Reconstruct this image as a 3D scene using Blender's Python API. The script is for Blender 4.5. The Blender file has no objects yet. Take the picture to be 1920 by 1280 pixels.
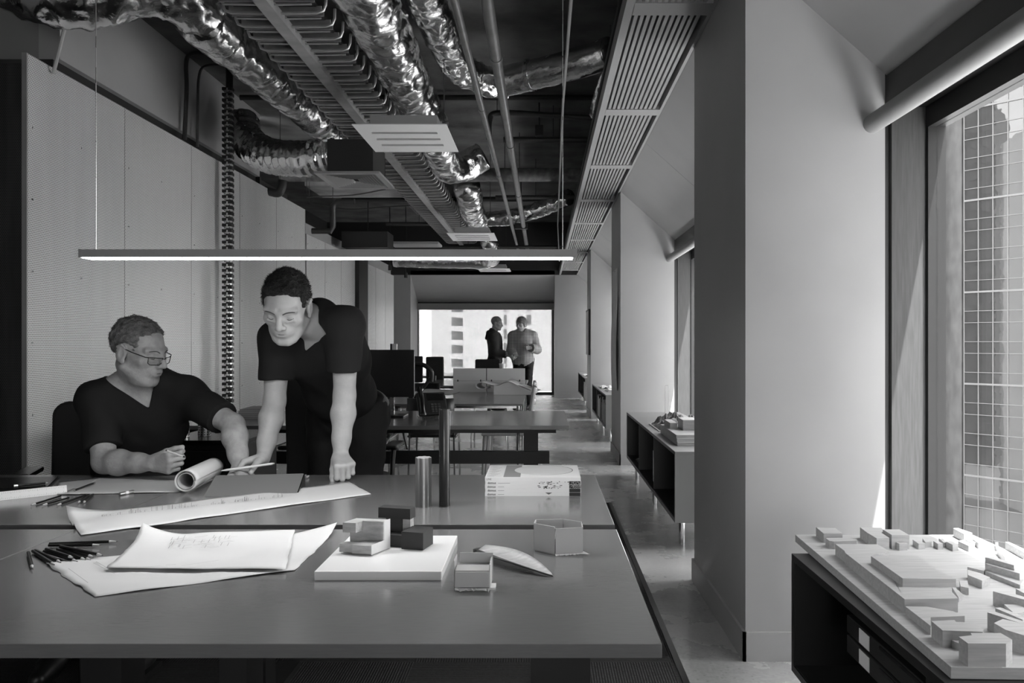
import bpy, bmesh, math, random
import numpy as np
from mathutils import Vector, Matrix, noise

SC = bpy.context.scene
COL = SC.collection
PI = math.pi
F = 1442.0          # focal length in pixels of the 1920 px wide frame
CX, CY, CH = 1017.0, 643.0, 1.25

# ------------------------------------------------------------------ camera
cam_data = bpy.data.cameras.new('camera')
cam_data.sensor_width = 36.0
cam_data.lens = 36.0 * F / 1920.0
cam_data.shift_x = -(CX - 960.0) / 1920.0
cam_data.shift_y = (CY - 640.0) / 1920.0
cam_data.clip_start = 0.05
cam_data.clip_end = 600
cam = bpy.data.objects.new('camera', cam_data)
COL.objects.link(cam)
cam.location = (0, 0, CH)
cam.rotation_euler = (PI / 2, 0, 0)
SC.camera = cam

# ------------------------------------------------------------------ sky, sun, exposure
world = bpy.data.worlds.new('sky')
SC.world = world
world.use_nodes = True
wn = world.node_tree.nodes
wn['Background'].inputs['Color'].default_value = (1, 1, 1, 1)
wn['Background'].inputs['Strength'].default_value = 3.2

sun_data = bpy.data.lights.new('sun', 'SUN')
sun_data.energy = 8.0
sun_data.angle = math.radians(0.5)
sun = bpy.data.objects.new('sun', sun_data)
COL.objects.link(sun)
sun.rotation_euler = Vector((-1.0, 1.8, -5.4)).to_track_quat('-Z', 'Y').to_euler()
sun.location = (5, -10, 30)

SC.view_settings.view_transform = 'Standard'
SC.view_settings.look = 'None'
SC.view_settings.exposure = 1.9
SC.view_settings.gamma = 1.0
SC.view_settings.use_curve_mapping = False


def portal(name, loc, rot, sx, sy):
    d = bpy.data.lights.new(name, 'AREA')
    d.shape = 'RECTANGLE'
    d.size = sx
    d.size_y = sy
    d.cycles.is_portal = True
    o = bpy.data.objects.new(name, d)
    COL.objects.link(o)
    o.location = loc
    o.rotation_euler = rot


# ------------------------------------------------------------------ helpers
def V(x, y, D):
    """pixel of the photograph at depth D -> point of the room"""
    return Vector(((x - CX) * D / F, D, CH - (y - CY) * D / F))


def T(x, y, z):
    """pixel of the photograph lying on the horizontal plane z -> point of the room"""
    D = F * (CH - z) / (y - CY)
    return Vector(((x - CX) * D / F, D, z))


def _inp(b, names, val):
    for n in names:
        if n in b.inputs:
            b.inputs[n].default_value = val
            return


def mat(name, v, rough=0.5, metal=0.0, vary=0.0, vscale=8.0, bump=0.0, bscale=60.0, spec=0.5, stretch=None, trans=0.0,
        emit=0.0, coat=0.0, rvary=0.0):
    m = bpy.data.materials.new(name)
    m.use_nodes = True
    nt = m.node_tree
    b = nt.nodes['Principled BSDF']
    b.inputs['Base Color'].default_value = (v, v, v, 1)
    b.inputs['Roughness'].default_value = rough
    b.inputs['Metallic'].default_value = metal
    _inp(b, ['Specular IOR Level', 'Specular'], spec)
    _inp(b, ['Transmission Weight', 'Transmission'], trans)
    _inp(b, ['Coat Weight', 'Clearcoat'], coat)
    _inp(b, ['Coat Roughness'], 0.16)
    if emit:
        _inp(b, ['Emission Color', 'Emission'], (1, 1, 1, 1))
        b.inputs['Emission Strength'].default_value = emit
    if vary or bump or rvary:
        tc = nt.nodes.new('ShaderNodeTexCoord')
        mp = nt.nodes.new('ShaderNodeMapping')
        nt.links.new(tc.outputs['Object'], mp.inputs['Vector'])
        if stretch:
            mp.inputs['Scale'].default_value = stretch
    if vary or rvary:
        n = nt.nodes.new('ShaderNodeTexNoise')
        n.inputs['Scale'].default_value = vscale
        n.inputs['Detail'].default_value = 6
        nt.links.new(mp.outputs[0], n.inputs['Vector'])
    if vary:
        r = nt.nodes.new('ShaderNodeMapRange')
        r.inputs[1].default_value = 0.3
        r.inputs[2].default_value = 0.7
        r.inputs[3].default_value = max(0, v - vary)
        r.inputs[4].default_value = v + vary
        nt.links.new(n.outputs['Fac'], r.inputs[0])
        nt.links.new(r.outputs[0], b.inputs['Base Color'])
    if rvary:
        r2 = nt.nodes.new('ShaderNodeMapRange')
        r2.inputs[1].default_value = 0.3
        r2.inputs[2].default_value = 0.7
        r2.inputs[3].default_value = max(0.02, rough - rvary)
        r2.inputs[4].default_value = rough + rvary
        nt.links.new(n.outputs['Fac'], r2.inputs[0])
        nt.links.new(r2.outputs[0], b.inputs['Roughness'])
    if bump:
        n2 = nt.nodes.new('ShaderNodeTexNoise')
        n2.inputs['Scale'].default_value = bscale
        n2.inputs['Detail'].default_value = 4
        nt.links.new(mp.outputs[0], n2.inputs['Vector'])
        bp = nt.nodes.new('ShaderNodeBump')
        bp.inputs['Strength'].default_value = bump
        bp.inputs['Distance'].default_value = 0.01
        nt.links.new(n2.outputs['Fac'], bp.inputs['Height'])
        nt.links.new(bp.outputs[0], b.inputs['Normal'])
    return m


class NT:
    """tiny wrapper for math-node graphs"""
    def __init__(s, m):
        s.nt = m.node_tree

    def math(s, op, a, b=None, clamp=False):
        n = s.nt.nodes.new('ShaderNodeMath')
        n.operation = op
        n.use_clamp = clamp
        for i, x in enumerate((a, b)):
            if x is None:
                continue
            if isinstance(x, (int, float)):
                n.inputs[i].default_value = x
            else:
                s.nt.links.new(x, n.inputs[i])
        return n.outputs[0]

    def node(s, t):
        return s.nt.nodes.new(t)

    def xyz(s, kind='Object'):
        tc = s.node('ShaderNodeTexCoord')
        sp = s.node('ShaderNodeSeparateXYZ')
        s.nt.links.new(tc.outputs[kind], sp.inputs[0])
        return sp.outputs

    def mixcol(s, fac, a, b, out):
        n = s.node('ShaderNodeMapRange')
        s.nt.links.new(fac, n.inputs[0])
        n.inputs[3].default_value = a
        n.inputs[4].default_value = b
        s.nt.links.new(n.outputs[0], out)
        return n


class MB:
    def __init__(s):
        s.v, s.f, s.mi, s.cur = [], [], [], 0

    def add(s, vs, fs):
        o = len(s.v)
        s.v += [tuple(p) for p in vs]
        for f in fs:
            s.f.append([i + o for i in f])
            s.mi.append(s.cur)
        return s

    def box(s, a, b, M=None):
        x0, y0, z0 = a
        x1, y1, z1 = b
        vs = [Vector(p) for p in ((x0, y0, z0), (x1, y0, z0), (x1, y1, z0), (x0, y1, z0), (x0, y0, z1), (x1, y0, z1), (x1, y1, z1), (x0, y1, z1))]
        if M is not None:
            vs = [M @ p for p in vs]
        return s.add(vs, [(0, 3, 2, 1), (4, 5, 6, 7), (0, 1, 5, 4), (1, 2, 6, 5), (2, 3, 7, 6), (3, 0, 4, 7)])

    def cbox(s, c, size, rz=0.0, M=None):
        m = Matrix.Translation(c) @ (M if M is not None else Matrix.Rotation(rz, 4, 'Z'))
        h = [q / 2 for q in size]
        return s.box((-h[0], -h[1], -h[2]), (h[0], h[1], h[2]), m)

    def cyl(s, p0, p1, r0, r1=None, n=16, caps=True):
        r1 = r0 if r1 is None else r1
        return s.tube([p0, p1], [r0, r1], n, caps)

    def tube(s, pts, rs, n=10, caps=True, closed=False, squash=1.0):
        pts = [Vector(p) for p in pts]
        if isinstance(rs, (int, float)):
            rs = [rs] * len(pts)
        vs, fs = [], []
        up = None
        N = len(pts)
        for i, p in enumerate(pts):
            if closed:
                t = pts[(i + 1) % N] - pts[i - 1]
            else:
                t = pts[min(i + 1, N - 1)] - pts[max(i - 1, 0)]
            t.normalize()
            if up is None:
                up = Vector((0, 0, 1)) if abs(t.z) < 0.9 else Vector((0, 1, 0))
            a = t.cross(up)
            if a.length < 1e-6:
                a = t.cross(Vector((1, 0, 0)))
            a.normalize()
            b = a.cross(t)
            b.normalize()
            up = b
            for k in range(n):
                q = 2 * PI * k / n
                vs.append(p + a * (math.cos(q) * rs[i]) + b * (math.sin(q) * rs[i] * squash))
        M = N if closed else N - 1
        for i in range(M):
            for k in range(n):
                j = (i + 1) % N
                fs.append((i * n + k, i * n + (k + 1) % n, j * n + (k + 1) % n, j * n + k))
        if caps and not closed:
            fs.append(tuple(range(n - 1, -1, -1)))
            fs.append(tuple((N - 1) * n + k for k in range(n)))
        return s.add(vs, fs)

    def prism(s, poly, z0, z1, M=None):
        n = len(poly)
        vs = [Vector((p[0], p[1], z0)) for p in poly] + [Vector((p[0], p[1], z1)) for p in poly]
        if M is not None:
            vs = [M @ p for p in vs]
        fs = [tuple(range(n - 1, -1, -1)), tuple(range(n, 2 * n))]
        fs += [(i, (i + 1) % n, n + (i + 1) % n, n + i) for i in range(n)]
        return s.add(vs, fs)

    def lathe(s, prof, c=(0, 0, 0), n=24, M=None):
        vs, fs = [], []
        for r, z in prof:
            for k in range(n):
                q = 2 * PI * k / n
                p = Vector((c[0] + r * math.cos(q), c[1] + r * math.sin(q), c[2] + z))
                vs.append(M @ p if M is not None else p)
        for i in range(len(prof) - 1):
            for k in range(n):
                fs.append((i * n + k, i * n + (k + 1) % n, (i + 1) * n + (k + 1) % n, (i + 1) * n + k))
        fs.append(tuple(range(n - 1, -1, -1)))
        fs.append(tuple((len(prof) - 1) * n + k for k in range(n)))
        return s.add(vs, fs)

    def grid(s, pts):
        """pts[i][j] -> open sheet"""
        a, b = len(pts), len(pts[0])
        vs = [p for row in pts for p in row]
        fs = [(i * b + j, i * b + j + 1, (i + 1) * b + j + 1, (i + 1) * b + j) for i in range(a - 1) for j in range(b - 1)]
        return s.add(vs, fs)

    def mesh(s, name, mats, smooth=False):
        me = bpy.data.meshes.new(name)
        me.from_pydata(s.v, [], s.f)
        if not isinstance(mats, (list, tuple)):
            mats = [mats]
        for m in mats:
            me.materials.append(m)
        if len(mats) > 1:
            me.polygons.foreach_set('material_index', s.mi)
        bm = bmesh.new()
        bm.from_mesh(me)
        bmesh.ops.recalc_face_normals(bm, faces=bm.faces)
        bm.to_mesh(me)
        bm.free()
        if smooth:
            me.polygons.foreach_set('use_smooth', [True] * len(me.polygons))
            if smooth != 'all':
                me.set_sharp_from_angle(angle=math.radians(40))
        return me

    def build(s, name, mats, parent=None, smooth=False, bevel=0.0, solid=0.0):
        o = bpy.data.objects.new(name, s.mesh(name, mats, smooth))
        COL.objects.link(o)
        if parent is not None:
            o.parent = parent
        if solid:
            q = o.modifiers.new('solid', 'SOLIDIFY')
            q.thickness = solid
            q.offset = 0
        if bevel:
            q = o.modifiers.new('bevel', 'BEVEL')
            q.width = bevel
            q.segments = 2
            q.limit_method = 'ANGLE'
            q.angle_limit = math.radians(35)
        return o


def tag(o, label=None, cat=None, group=None, kind=None):
    if label:
        o['label'] = label
    if cat:
        o['category'] = cat
    if group:
        o['group'] = group
    if kind:
        o['kind'] = kind
    return o


def thing(name, label, cat, loc=(0, 0, 0), rz=0.0, group=None, kind=None):
    o = bpy.data.objects.new(name, None)
    o.empty_display_size = 0.05
    COL.objects.link(o)
    o.location = loc
    o.rotation_euler = (0, 0, rz)
    return tag(o, label, cat, group, kind)


def struct(name, mb, m, label=None, parent=None, **kw):
    o = mb.build(name, m, parent, **kw)
    if parent is None:
        tag(o, label or 'part of the room shell: ' + name.replace('_', ' '), name.split('_')[0], None, 'structure')
    return o


def clone(o, parent=None, label=None, group=None):
    c = o.copy()
    COL.objects.link(c)
    c.parent = parent
    if label:
        c['label'] = label
    if group:
        c['group'] = group
    for ch in list(o.children):
        clone(ch, c)
    return c


def inst(name, mesh, parent, loc=(0, 0, 0), rot=(0, 0, 0), scale=(1, 1, 1)):
    o = bpy.data.objects.new(name, mesh)
    COL.objects.link(o)
    o.parent = parent
    o.location = loc
    o.rotation_euler = rot
    o.scale = scale
    return o


def smoothpath(pts, n=8):
    """Catmull-Rom through the points"""
    P = [Vector(p) for p in pts]
    out = []
    for i in range(len(P) - 1):
        p0, p1, p2, p3 = P[max(i - 1, 0)], P[i], P[i + 1], P[min(i + 2, len(P) - 1)]
        for k in range(n):
            t = k / n
            out.append(0.5 * ((2 * p1) + (p2 - p0) * t + (2 * p0 - 5 * p1 + 4 * p2 - p3) * t * t + (3 * p1 - p0 - 3 * p2 + p3) * t ** 3))
    out.append(P[-1])
    return out


def text_mesh(parent, name, body, size, m, loc, rot, bold=0.0, extrude=0.0002, align='LEFT'):
    cu = bpy.data.curves.new(name, 'FONT')
    cu.body = body
    cu.size = size
    cu.extrude = extrude
    cu.offset = bold
    cu.align_x = align
    cu.materials.append(m)
    o = bpy.data.objects.new(name, cu)
    COL.objects.link(o)
    o.parent = parent
    o.location = loc
    o.rotation_euler = rot
    bpy.context.view_layer.update()
    me = bpy.data.meshes.new_from_object(o.evaluated_get(bpy.context.evaluated_depsgraph_get()))
    bpy.data.objects.remove(o)
    q = bpy.data.objects.new(name, me)
    COL.objects.link(q)
    q.parent = parent
    q.location = loc
    q.rotation_euler = rot
    return q


# ------------------------------------------------------------------ materials
M = {}
M['paint'] = mat('grey wall paint', 0.34, 0.6, vary=0.012, vscale=3, bump=0.03, bscale=200)
M['paint_light'] = mat('pale wall paint', 0.36, 0.55, vary=0.012, vscale=3, bump=0.03, bscale=200)
M['paint_mid'] = mat('mid grey paint', 0.24, 0.6)
M['dark'] = mat('dark paint', 0.018, 0.6)
M['black'] = mat('black powder coat', 0.012, 0.42, bump=0.02, bscale=300)
M['black_gloss'] = mat('black gloss plastic', 0.01, 0.22)
M['black_fabric'] = mat('black fabric', 0.012, 0.85, bump=0.2, bscale=500)
M['steel'] = mat('brushed steel', 0.55, 0.3, 1.0, rvary=0.08, vscale=20)
M['chrome'] = mat('chrome', 0.7, 0.12, 1.0)
M['alu'] = mat('pale aluminium', 0.42, 0.4, 0.55)
M['grille'] = mat('grille grey aluminium', 0.28, 0.5, 0.1)
M['white'] = mat('white board', 0.72, 0.5)
M['slab'] = mat('exposed concrete soffit', 0.10, 0.85, vary=0.05, vscale=2.2, bump=0.25, bscale=25)
M['foil'] = mat('duct foil', 0.72, 0.2, 1.0, bump=0.35, bscale=28, rvary=0.08, vscale=12)
M['pipe'] = mat('painted pipe', 0.16, 0.35, 0.6, vary=0.03, vscale=10)
M['dark_pipe'] = mat('dark pipe', 0.03, 0.5)
M['lag'] = mat('pipe lagging', 0.16, 0.7, 0.3, vary=0.06, vscale=14, bump=0.5, bscale=22)
M['tray'] = mat('galvanised tray', 0.38, 0.42, 0.5, vary=0.06, vscale=9)
M['desk'] = mat('grey linoleum desktop', 0.165, 0.2, vary=0.008, vscale=30, stretch=(1, 12, 12), bump=0.02, bscale=150, spec=0.55, coat=0.7)
M['paper'] = mat('paper', 0.6, 0.7)
M['trace'] = mat('tracing paper', 0.56, 0.6, vary=0.02, vscale=5)


def plaster_frac(v):
    return v


def make_floor_mat():
    m = bpy.data.materials.new('polished concrete')
    m.use_nodes = True
    g = NT(m)
    b = m.node_tree.nodes['Principled BSDF']
    tc = g.node('ShaderNodeTexCoord')
    n1 = g.node('ShaderNodeTexNoise')
    n1.inputs['Scale'].default_value = 1.3
    n1.inputs['Detail'].default_value = 9
    n1.inputs['Roughness'].default_value = 0.62
    n2 = g.node('ShaderNodeTexNoise')
    n2.inputs['Scale'].default_value = 55
    n2.inputs['Detail'].default_value = 3
    vo = g.node('ShaderNodeTexVoronoi')
    vo.inputs['Scale'].default_value = 38
    for n in (n1, n2, vo):
        m.node_tree.links.new(tc.outputs['Object'], n.inputs['Vector'])
    spk = g.math('LESS_THAN', vo.outputs['Distance'], 0.2)
    a = g.math('MULTIPLY', n1.outputs['Fac'], 0.5)
    c = g.math('MULTIPLY', n2.outputs['Fac'], 0.14)
    d = g.math('ADD', a, c)
    d = g.math('ADD', d, 0.05)
    d = g.math('SUBTRACT', d, g.math('MULTIPLY', spk, 0.05))
    d = g.math('MAXIMUM', d, 0.02)
    m.node_tree.links.new(d, b.inputs['Base Color'])
    g.mixcol(n1.outputs['Fac'], 0.12, 0.42, b.inputs['Roughness'])
    _inp(b, ['Specular IOR Level', 'Specular'], 0.6)
    bp = g.node('ShaderNodeBump')
    bp.inputs['Strength'].default_value = 0.05
    bp.inputs['Distance'].default_value = 0.01
    m.node_tree.links.new(n2.outputs['Fac'], bp.inputs['Height'])
    m.node_tree.links.new(bp.outputs[0], b.inputs['Normal'])
    return m


M['floor'] = make_floor_mat()


def make_carpet_mat():
    m = bpy.data.materials.new('ribbed carpet tiles')
    m.use_nodes = True
    g = NT(m)
    b = m.node_tree.nodes['Principled BSDF']
    o = g.xyz()
    # rib direction alternates in a basket weave of half metre tiles
    cx = g.math('FLOOR', g.math('MULTIPLY', o[0], 2.0))
    cy = g.math('FLOOR', g.math('MULTIPLY', o[1], 2.0))
    alt = g.math('PINGPONG', g.math('ADD', cx, cy), 1.0)
    wa = g.math('SINE', g.math('MULTIPLY', o[0], 620.0))
    wb = g.math('SINE', g.math('MULTIPLY', o[1], 620.0))
    w = g.math('ADD', g.math('MULTIPLY', wa, alt), g.math('MULTIPLY', wb, g.math('SUBTRACT', 1.0, alt)))
    tc = g.node('ShaderNodeTexCoord')
    n = g.node('ShaderNodeTexNoise')
    n.inputs['Scale'].default_value = 90
    m.node_tree.links.new(tc.outputs['Object'], n.inputs['Vector'])
    f = g.math('MULTIPLY', g.math('ADD', g.math('MULTIPLY', w, 0.5), 0.5), n.outputs['Fac'])
    g.mixcol(f, 0.012, 0.10, b.inputs['Base Color'])
    b.inputs['Roughness'].default_value = 0.95
    bp = g.node('ShaderNodeBump')
    bp.inputs['Strength'].default_value = 0.6
    bp.inputs['Distance'].default_value = 0.004
    m.node_tree.links.new(f, bp.inputs['Height'])
    m.node_tree.links.new(bp.outputs[0], b.inputs['Normal'])
    return m


M['carpet'] = make_carpet_mat()


def make_perf_mat(name, v, axis):
    """sheet metal with a staggered field of small round holes"""
    m = bpy.data.materials.new(name)
    m.use_nodes = True
    g = NT(m)
    b = m.node_tree.nodes['Principled BSDF']
    o = g.xyz()
    p = 0.0135
    u = g.math('DIVIDE', o[axis], p)
    vv = g.math('DIVIDE', o[2], p * 0.866)
    row = g.math('FLOOR', vv)
    u = g.math('ADD', u, g.math('MULTIPLY', g.math('PINGPONG', row, 1.0), 0.5))
    fu = g.math('SUBTRACT', g.math('FRACT', u), 0.5)
    fv = g.math('MULTIPLY', g.math('SUBTRACT', g.math('FRACT', vv), 0.5), 0.866)
    d = g.math('ADD', g.math('MULTIPLY', fu, fu), g.math('MULTIPLY', fv, fv))
    hole = g.math('LESS_THAN', d, 0.09)
    tc = g.node('ShaderNodeTexCoord')
    mp = g.node('ShaderNodeMapping')
    mp.inputs['Scale'].default_value = (6, 6, 0.8)
    m.node_tree.links.new(tc.outputs['Object'], mp.inputs['Vector'])
    n = g.node('ShaderNodeTexNoise')
    n.inputs['Scale'].default_value = 1.6
    n.inputs['Detail'].default_value = 5
    m.node_tree.links.new(mp.outputs[0], n.inputs['Vector'])
    base = g.math('ADD', g.math('MULTIPLY', n.outputs['Fac'], 0.16), v - 0.08)
    col = g.math('MULTIPLY', base, g.math('SUBTRACT', 1.0, g.math('MULTIPLY', hole, 0.88)))
    m.node_tree.links.new(col, b.inputs['Base Color'])
    m.node_tree.links.new(g.math('MULTIPLY', g.math('SUBTRACT', 1.0, hole), 0.35), b.inputs['Metallic'])
    b.inputs['Roughness'].default_value = 0.45
    m.node_tree.links.new(g.math('ADD', g.math('MULTIPLY', n.outputs['Fac'], 0.2), 0.36), b.inputs['Roughness'])
    return m


M['perf'] = make_perf_mat('perforated galvanised sheet', 0.82, 1)
M['perf_dark'] = make_perf_mat('dark perforated sheet', 0.09, 0)


def make_glass():
    m = bpy.data.materials.new('window glass')
    m.use_nodes = True
    nt = m.node_tree
    nt.nodes.clear()
    out = nt.nodes.new('ShaderNodeOutputMaterial')
    mx = nt.nodes.new('ShaderNodeMixShader')
    tr = nt.nodes.new('ShaderNodeBsdfTransparent')
    gl = nt.nodes.new('ShaderNodeBsdfGlossy')
    tr.inputs[0].default_value = (0.94, 0.94, 0.94, 1)
    gl.inputs['Roughness'].default_value = 0.0
    mx.inputs[0].default_value = 0.04
    nt.links.new(tr.outputs[0], mx.inputs[1])
    nt.links.new(gl.outputs[0], mx.inputs[2])
    nt.links.new(mx.outputs[0], out.inputs[0])
    return m


M['glass'] = make_glass()


def make_scrim():
    """roller screen cloth: woven, lets part of the view through"""
    m = bpy.data.materials.new('roller screen cloth')
    m.use_nodes = True
    nt = m.node_tree
    nt.nodes.clear()
    out = nt.nodes.new('ShaderNodeOutputMaterial')
    mx = nt.nodes.new('ShaderNodeMixShader')
    tr = nt.nodes.new('ShaderNodeBsdfTransparent')
    tl = nt.nodes.new('ShaderNodeBsdfTranslucent')
    tl.inputs[0].default_value = (0.05, 0.05, 0.05, 1)
    tr.inputs[0].default_value = (1, 1, 1, 1)
    mx.inputs[0].default_value = 0.66
    nt.links.new(tr.outputs[0], mx.inputs[1])
    nt.links.new(tl.outputs[0], mx.inputs[2])
    nt.links.new(mx.outputs[0], out.inputs[0])
    return m


M['scrim'] = make_scrim()
M['timber'] = mat('pale model timber', 0.4, 0.55, vary=0.05, vscale=9, stretch=(1.2, 14, 14))
M['jamb'] = mat('grey stained veneer', 0.055, 0.5, vary=0.012, vscale=10, stretch=(14, 14, 0.8))
M['sheet'] = M['trace']
M['beam'] = mat('pale concrete beam', 0.34, 0.8, vary=0.12, vscale=3, bump=0.3, bscale=25)
# ================================================================== the room shell
YB, YF = -6.65, 17.5          # rear and front ends of the room
CEIL, GR = 4.0, 2.8
XC, XW, XG = 0.8, 1.35, 1.555   # column face, inner window line, glass line
BAY = 4.84
cols = [3.03 + BAY * k for k in range(-2, 4)]     # front faces of the window piers

struct('floor', MB().box((-6.2, YB - 1.2, -0.2), (1.75, 19.2, 0)), M['floor'], 'polished concrete floor running the length of the studio')
c = MB().box((-6.0, -4.0, 0.0), (0.515, 6.0, 0.006))
struct('floor_carpet', c, M['carpet'], 'dark ribbed carpet tiles under the front desks')
struct('trim_1', MB().box((0.515, -4.0, 0), (0.54, 6.0, 0.009)), M['black'], 'black edging strip of the carpet')
struct('ceiling', MB().box((-6.2, YB - 1.2, CEIL), (1.75, 19.2, CEIL + 0.2)), M['slab'], 'dark exposed concrete ceiling slab')

# left side
MBw = MB().box((-3.55, 5.42, 3.25), (-3.4, 9.25, CEIL))
struct('wall_left', MBw, M['paint'], 'grey upper wall above the perforated screens')
struct('wall_left_lower', MB().box((-3.6, 5.42, 0), (-3.45, 10.4, 3.25)), M['dark'], 'dark wall behind the perforated screens')
struct('wall_left_front', MB().box((-6.2, 5.42, 3.25), (-3.55, 5.6, CEIL)), M['paint_mid'], 'grey bulkhead above the dark opening at left')
struct('wall_left_recess', MB().box((-6.2, 5.5, 0), (-3.6, 5.6, 3.25)), M['perf_dark'], 'dark perforated wall in the opening at left')
struct('wall_left_side', MB().box((-6.3, YB - 1.2, 0), (-6.2, 5.6, CEIL)), M['paint_mid'], 'grey side wall far left')
struct('wall_left_return', MB().box((-5.0, 9.25, 0), (-4.9, 19.2, CEIL)), M['dark'], 'dark wall deep behind the ceiling services')
struct('wall_left_far', MB().box((-3.6, 10.4, 0), (-3.45, 17.5, 3.0)), M['paint'], 'grey wall behind the second run of screens')
struct('wall_left_cap', MB().box((-5.0, 9.25, 0), (-3.4, 9.3, 3.25)), M['dark'], 'dark end of the upper wall')

# rear of the room
YR = YB - 1.2
rw = MB().box((-6.2, YR, 2.2), (1.75, YR + 0.1, CEIL)).box((-6.2, YR, 0), (-1.6, YR + 0.1, 2.2)).box((0.6, YR, 0), (1.75, YR + 0.1, 2.2))
struct('wall_rear', rw, M['paint'], 'grey rear wall')
for k, (xa, xb) in enumerate(((-1.6, 0.6),)):  # unseen opening added to give fill light from behind the camera
    w = thing('window_%d' % (20 + k), 'unseen tall window added in the rear wall for front fill light', 'window', (0, 0, 0), 0, None, 'structure')
    f = MB().box((xa, YR, 0), (xb, YR + 0.1, 0.07)).box((xa, YR, 2.13), (xb, YR + 0.1, 2.2)).box((xa, YR, 0.07), (xa + 0.07, YR + 0.1, 2.13)).box((xb - 0.07, YR, 0.07), (xb, YR + 0.1, 2.13))
    f.build('window_frame', M['black'], w)
    MB().box((xa + 0.07, YR + 0.05, 0.07), (xb - 0.07, YR + 0.056, 2.13)).build('pane', M['glass'], w)
    portal('daylight_portal', ((xa + xb) / 2, YR - 0.05, 1.1), (PI / 2, 0, 0), xb - xa, 2.1)


def pier(i, y0, y1):
    """window pier: plasterboard block that follows the sloped soffit at the top"""
    poly = [(XC, 0), (XW, 0), (XW, 2.36), (XC, GR + 0.08)]
    b = MB()
    b.add([Vector((x, y0, z)) for x, z in poly] + [Vector((x, y1, z)) for x, z in poly],
          [(0, 1, 2, 3), (7, 6, 5, 4), (0, 4, 5, 1), (1, 5, 6, 2), (2, 6, 7, 3), (3, 7, 4, 0)])
    w = struct('wall_right_%d' % i, b, M['paint_light'], 'pale window pier on the right')
    k = MB()
    k.box((XC - 0.012, y0 - 0.012, 0), (XC, y1 + 0.012, 0.115))
    k.box((XC - 0.012, y0 - 0.012, 0), (XW, y0, 0.115))
    k.box((XC - 0.012, y1, 0), (XW, y1 + 0.012, 0.115))
    struct('baseboard_right_%d' % i, k, M['paint_light'], 'skirting board of a window pier')
    j = MB().box((XW + 0.04, y0 + 0.03, 0), (XG - 0.03, y1 - 0.03, 2.3))
    struct('trim_pier_%d' % i, j, M['jamb'], 'grey veneered window jamb panel')
    d = MB().box((XW, y0 + 0.05, 0), (XG + 0.005, y1 - 0.05, 2.3))
    struct('wall_pier_core_%d' % i, d, M['black'], 'black window frame set into the pier')


for i, y in enumerate(cols):
    if y < 17:
        pier(i, y, y + 1.02)

# soffit of each bay: grey plasterboard sloping from the grille down to the window head, in two sheets with a seam
for i, y in enumerate(cols):
    y0, y1 = y + 1.02, y + BAY
    if y1 > 17.8:
        continue
    ym = (y0 + y1) / 2
    for k, (a, b_) in enumerate(((y0, ym - 0.002), (ym + 0.002, y1))):
        s = MB()
        poly = [(XC, GR), (XW + 0.05, 2.265), (XW + 0.05, 2.32), (XC, GR + 0.06)]
        s.add([Vector((x, a, z)) for x, z in poly] + [Vector((x, b_, z)) for x, z in poly],
              [(0, 1, 2, 3), (7, 6, 5, 4), (0, 4, 5, 1), (1, 5, 6, 2), (2, 6, 7, 3), (3, 7, 4, 0)])
        struct('ceiling_soffit_%d%s' % (i, 'ab'[k]), s, M['paint'], 'sloping grey soffit over a window bay')
struct('ceiling_void_outer', MB().box((XW + 0.06, YB - 1.1, 2.3), (XG + 0.03, 18.6, GR + 0.08)), M['dark'], 'dark spandrel added above the right hand windows to stop sky leaking in')  # box added to stop sky light leaking past the soffits
struct('ceiling_void', MB().box((XC + 0.0, YB - 1.1, GR + 0.06), (XG + 0.03, 18.6, CEIL)), M['dark'], 'dark boxed void above the window soffits')


def window_side(n, y0, y1):
    w = thing('window_%d' % n, 'full height window in the right hand wall', 'window', (0, 0, 0), 0, None, 'structure')
    f = MB()
    f.box((XG - 0.03, y0, 2.105), (XG + 0.04, y1, 2.3))
    f.box((XW + 0.0, y0, 2.19), (XG - 0.03, y1, 2.3))
    f.box((XG - 0.03, y0, 0), (XG + 0.04, y1, 0.09))
    f.box((XG - 0.03, y0, 0.09), (XG + 0.04, y0 + 0.05, 2.105))
    f.box((XG - 0.03, y1 - 0.02, 0.09), (XG + 0.04, y1, 2.105))
    f.build('window_frame', M['black'], w)
    MB().box((XG, y0 + 0.05, 0.09), (XG + 0.008, y1 - 0.02, 2.105)).build('pane', M['glass'], w)
    h = MB().tube([(1.30, y0 + 0.02, 2.113), (1.30, y1 - 0.02, 2.113)], 0.037, 24)
    b = h.build('blind_roller', M['paint_mid'], w, smooth=True)
    for yy in (y0 + 0.012, y1 - 0.02):
        MB().box((1.27, yy, 2.075), (1.345, yy + 0.008, 2.3)).build('blind_bracket', M['black'], w)
    portal('daylight_portal', (XG + 0.1, (y0 + y1) / 2, 1.1), (0, PI / 2, 0), 2.0, y1 - y0)


n = 0
for i, y in enumerate(cols):
    y0, y1 = y + 1.02 - 0.03, y + BAY + 0.03
    if y1 < 18:
        n += 1
        window_side(n, y0, y1)

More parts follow.
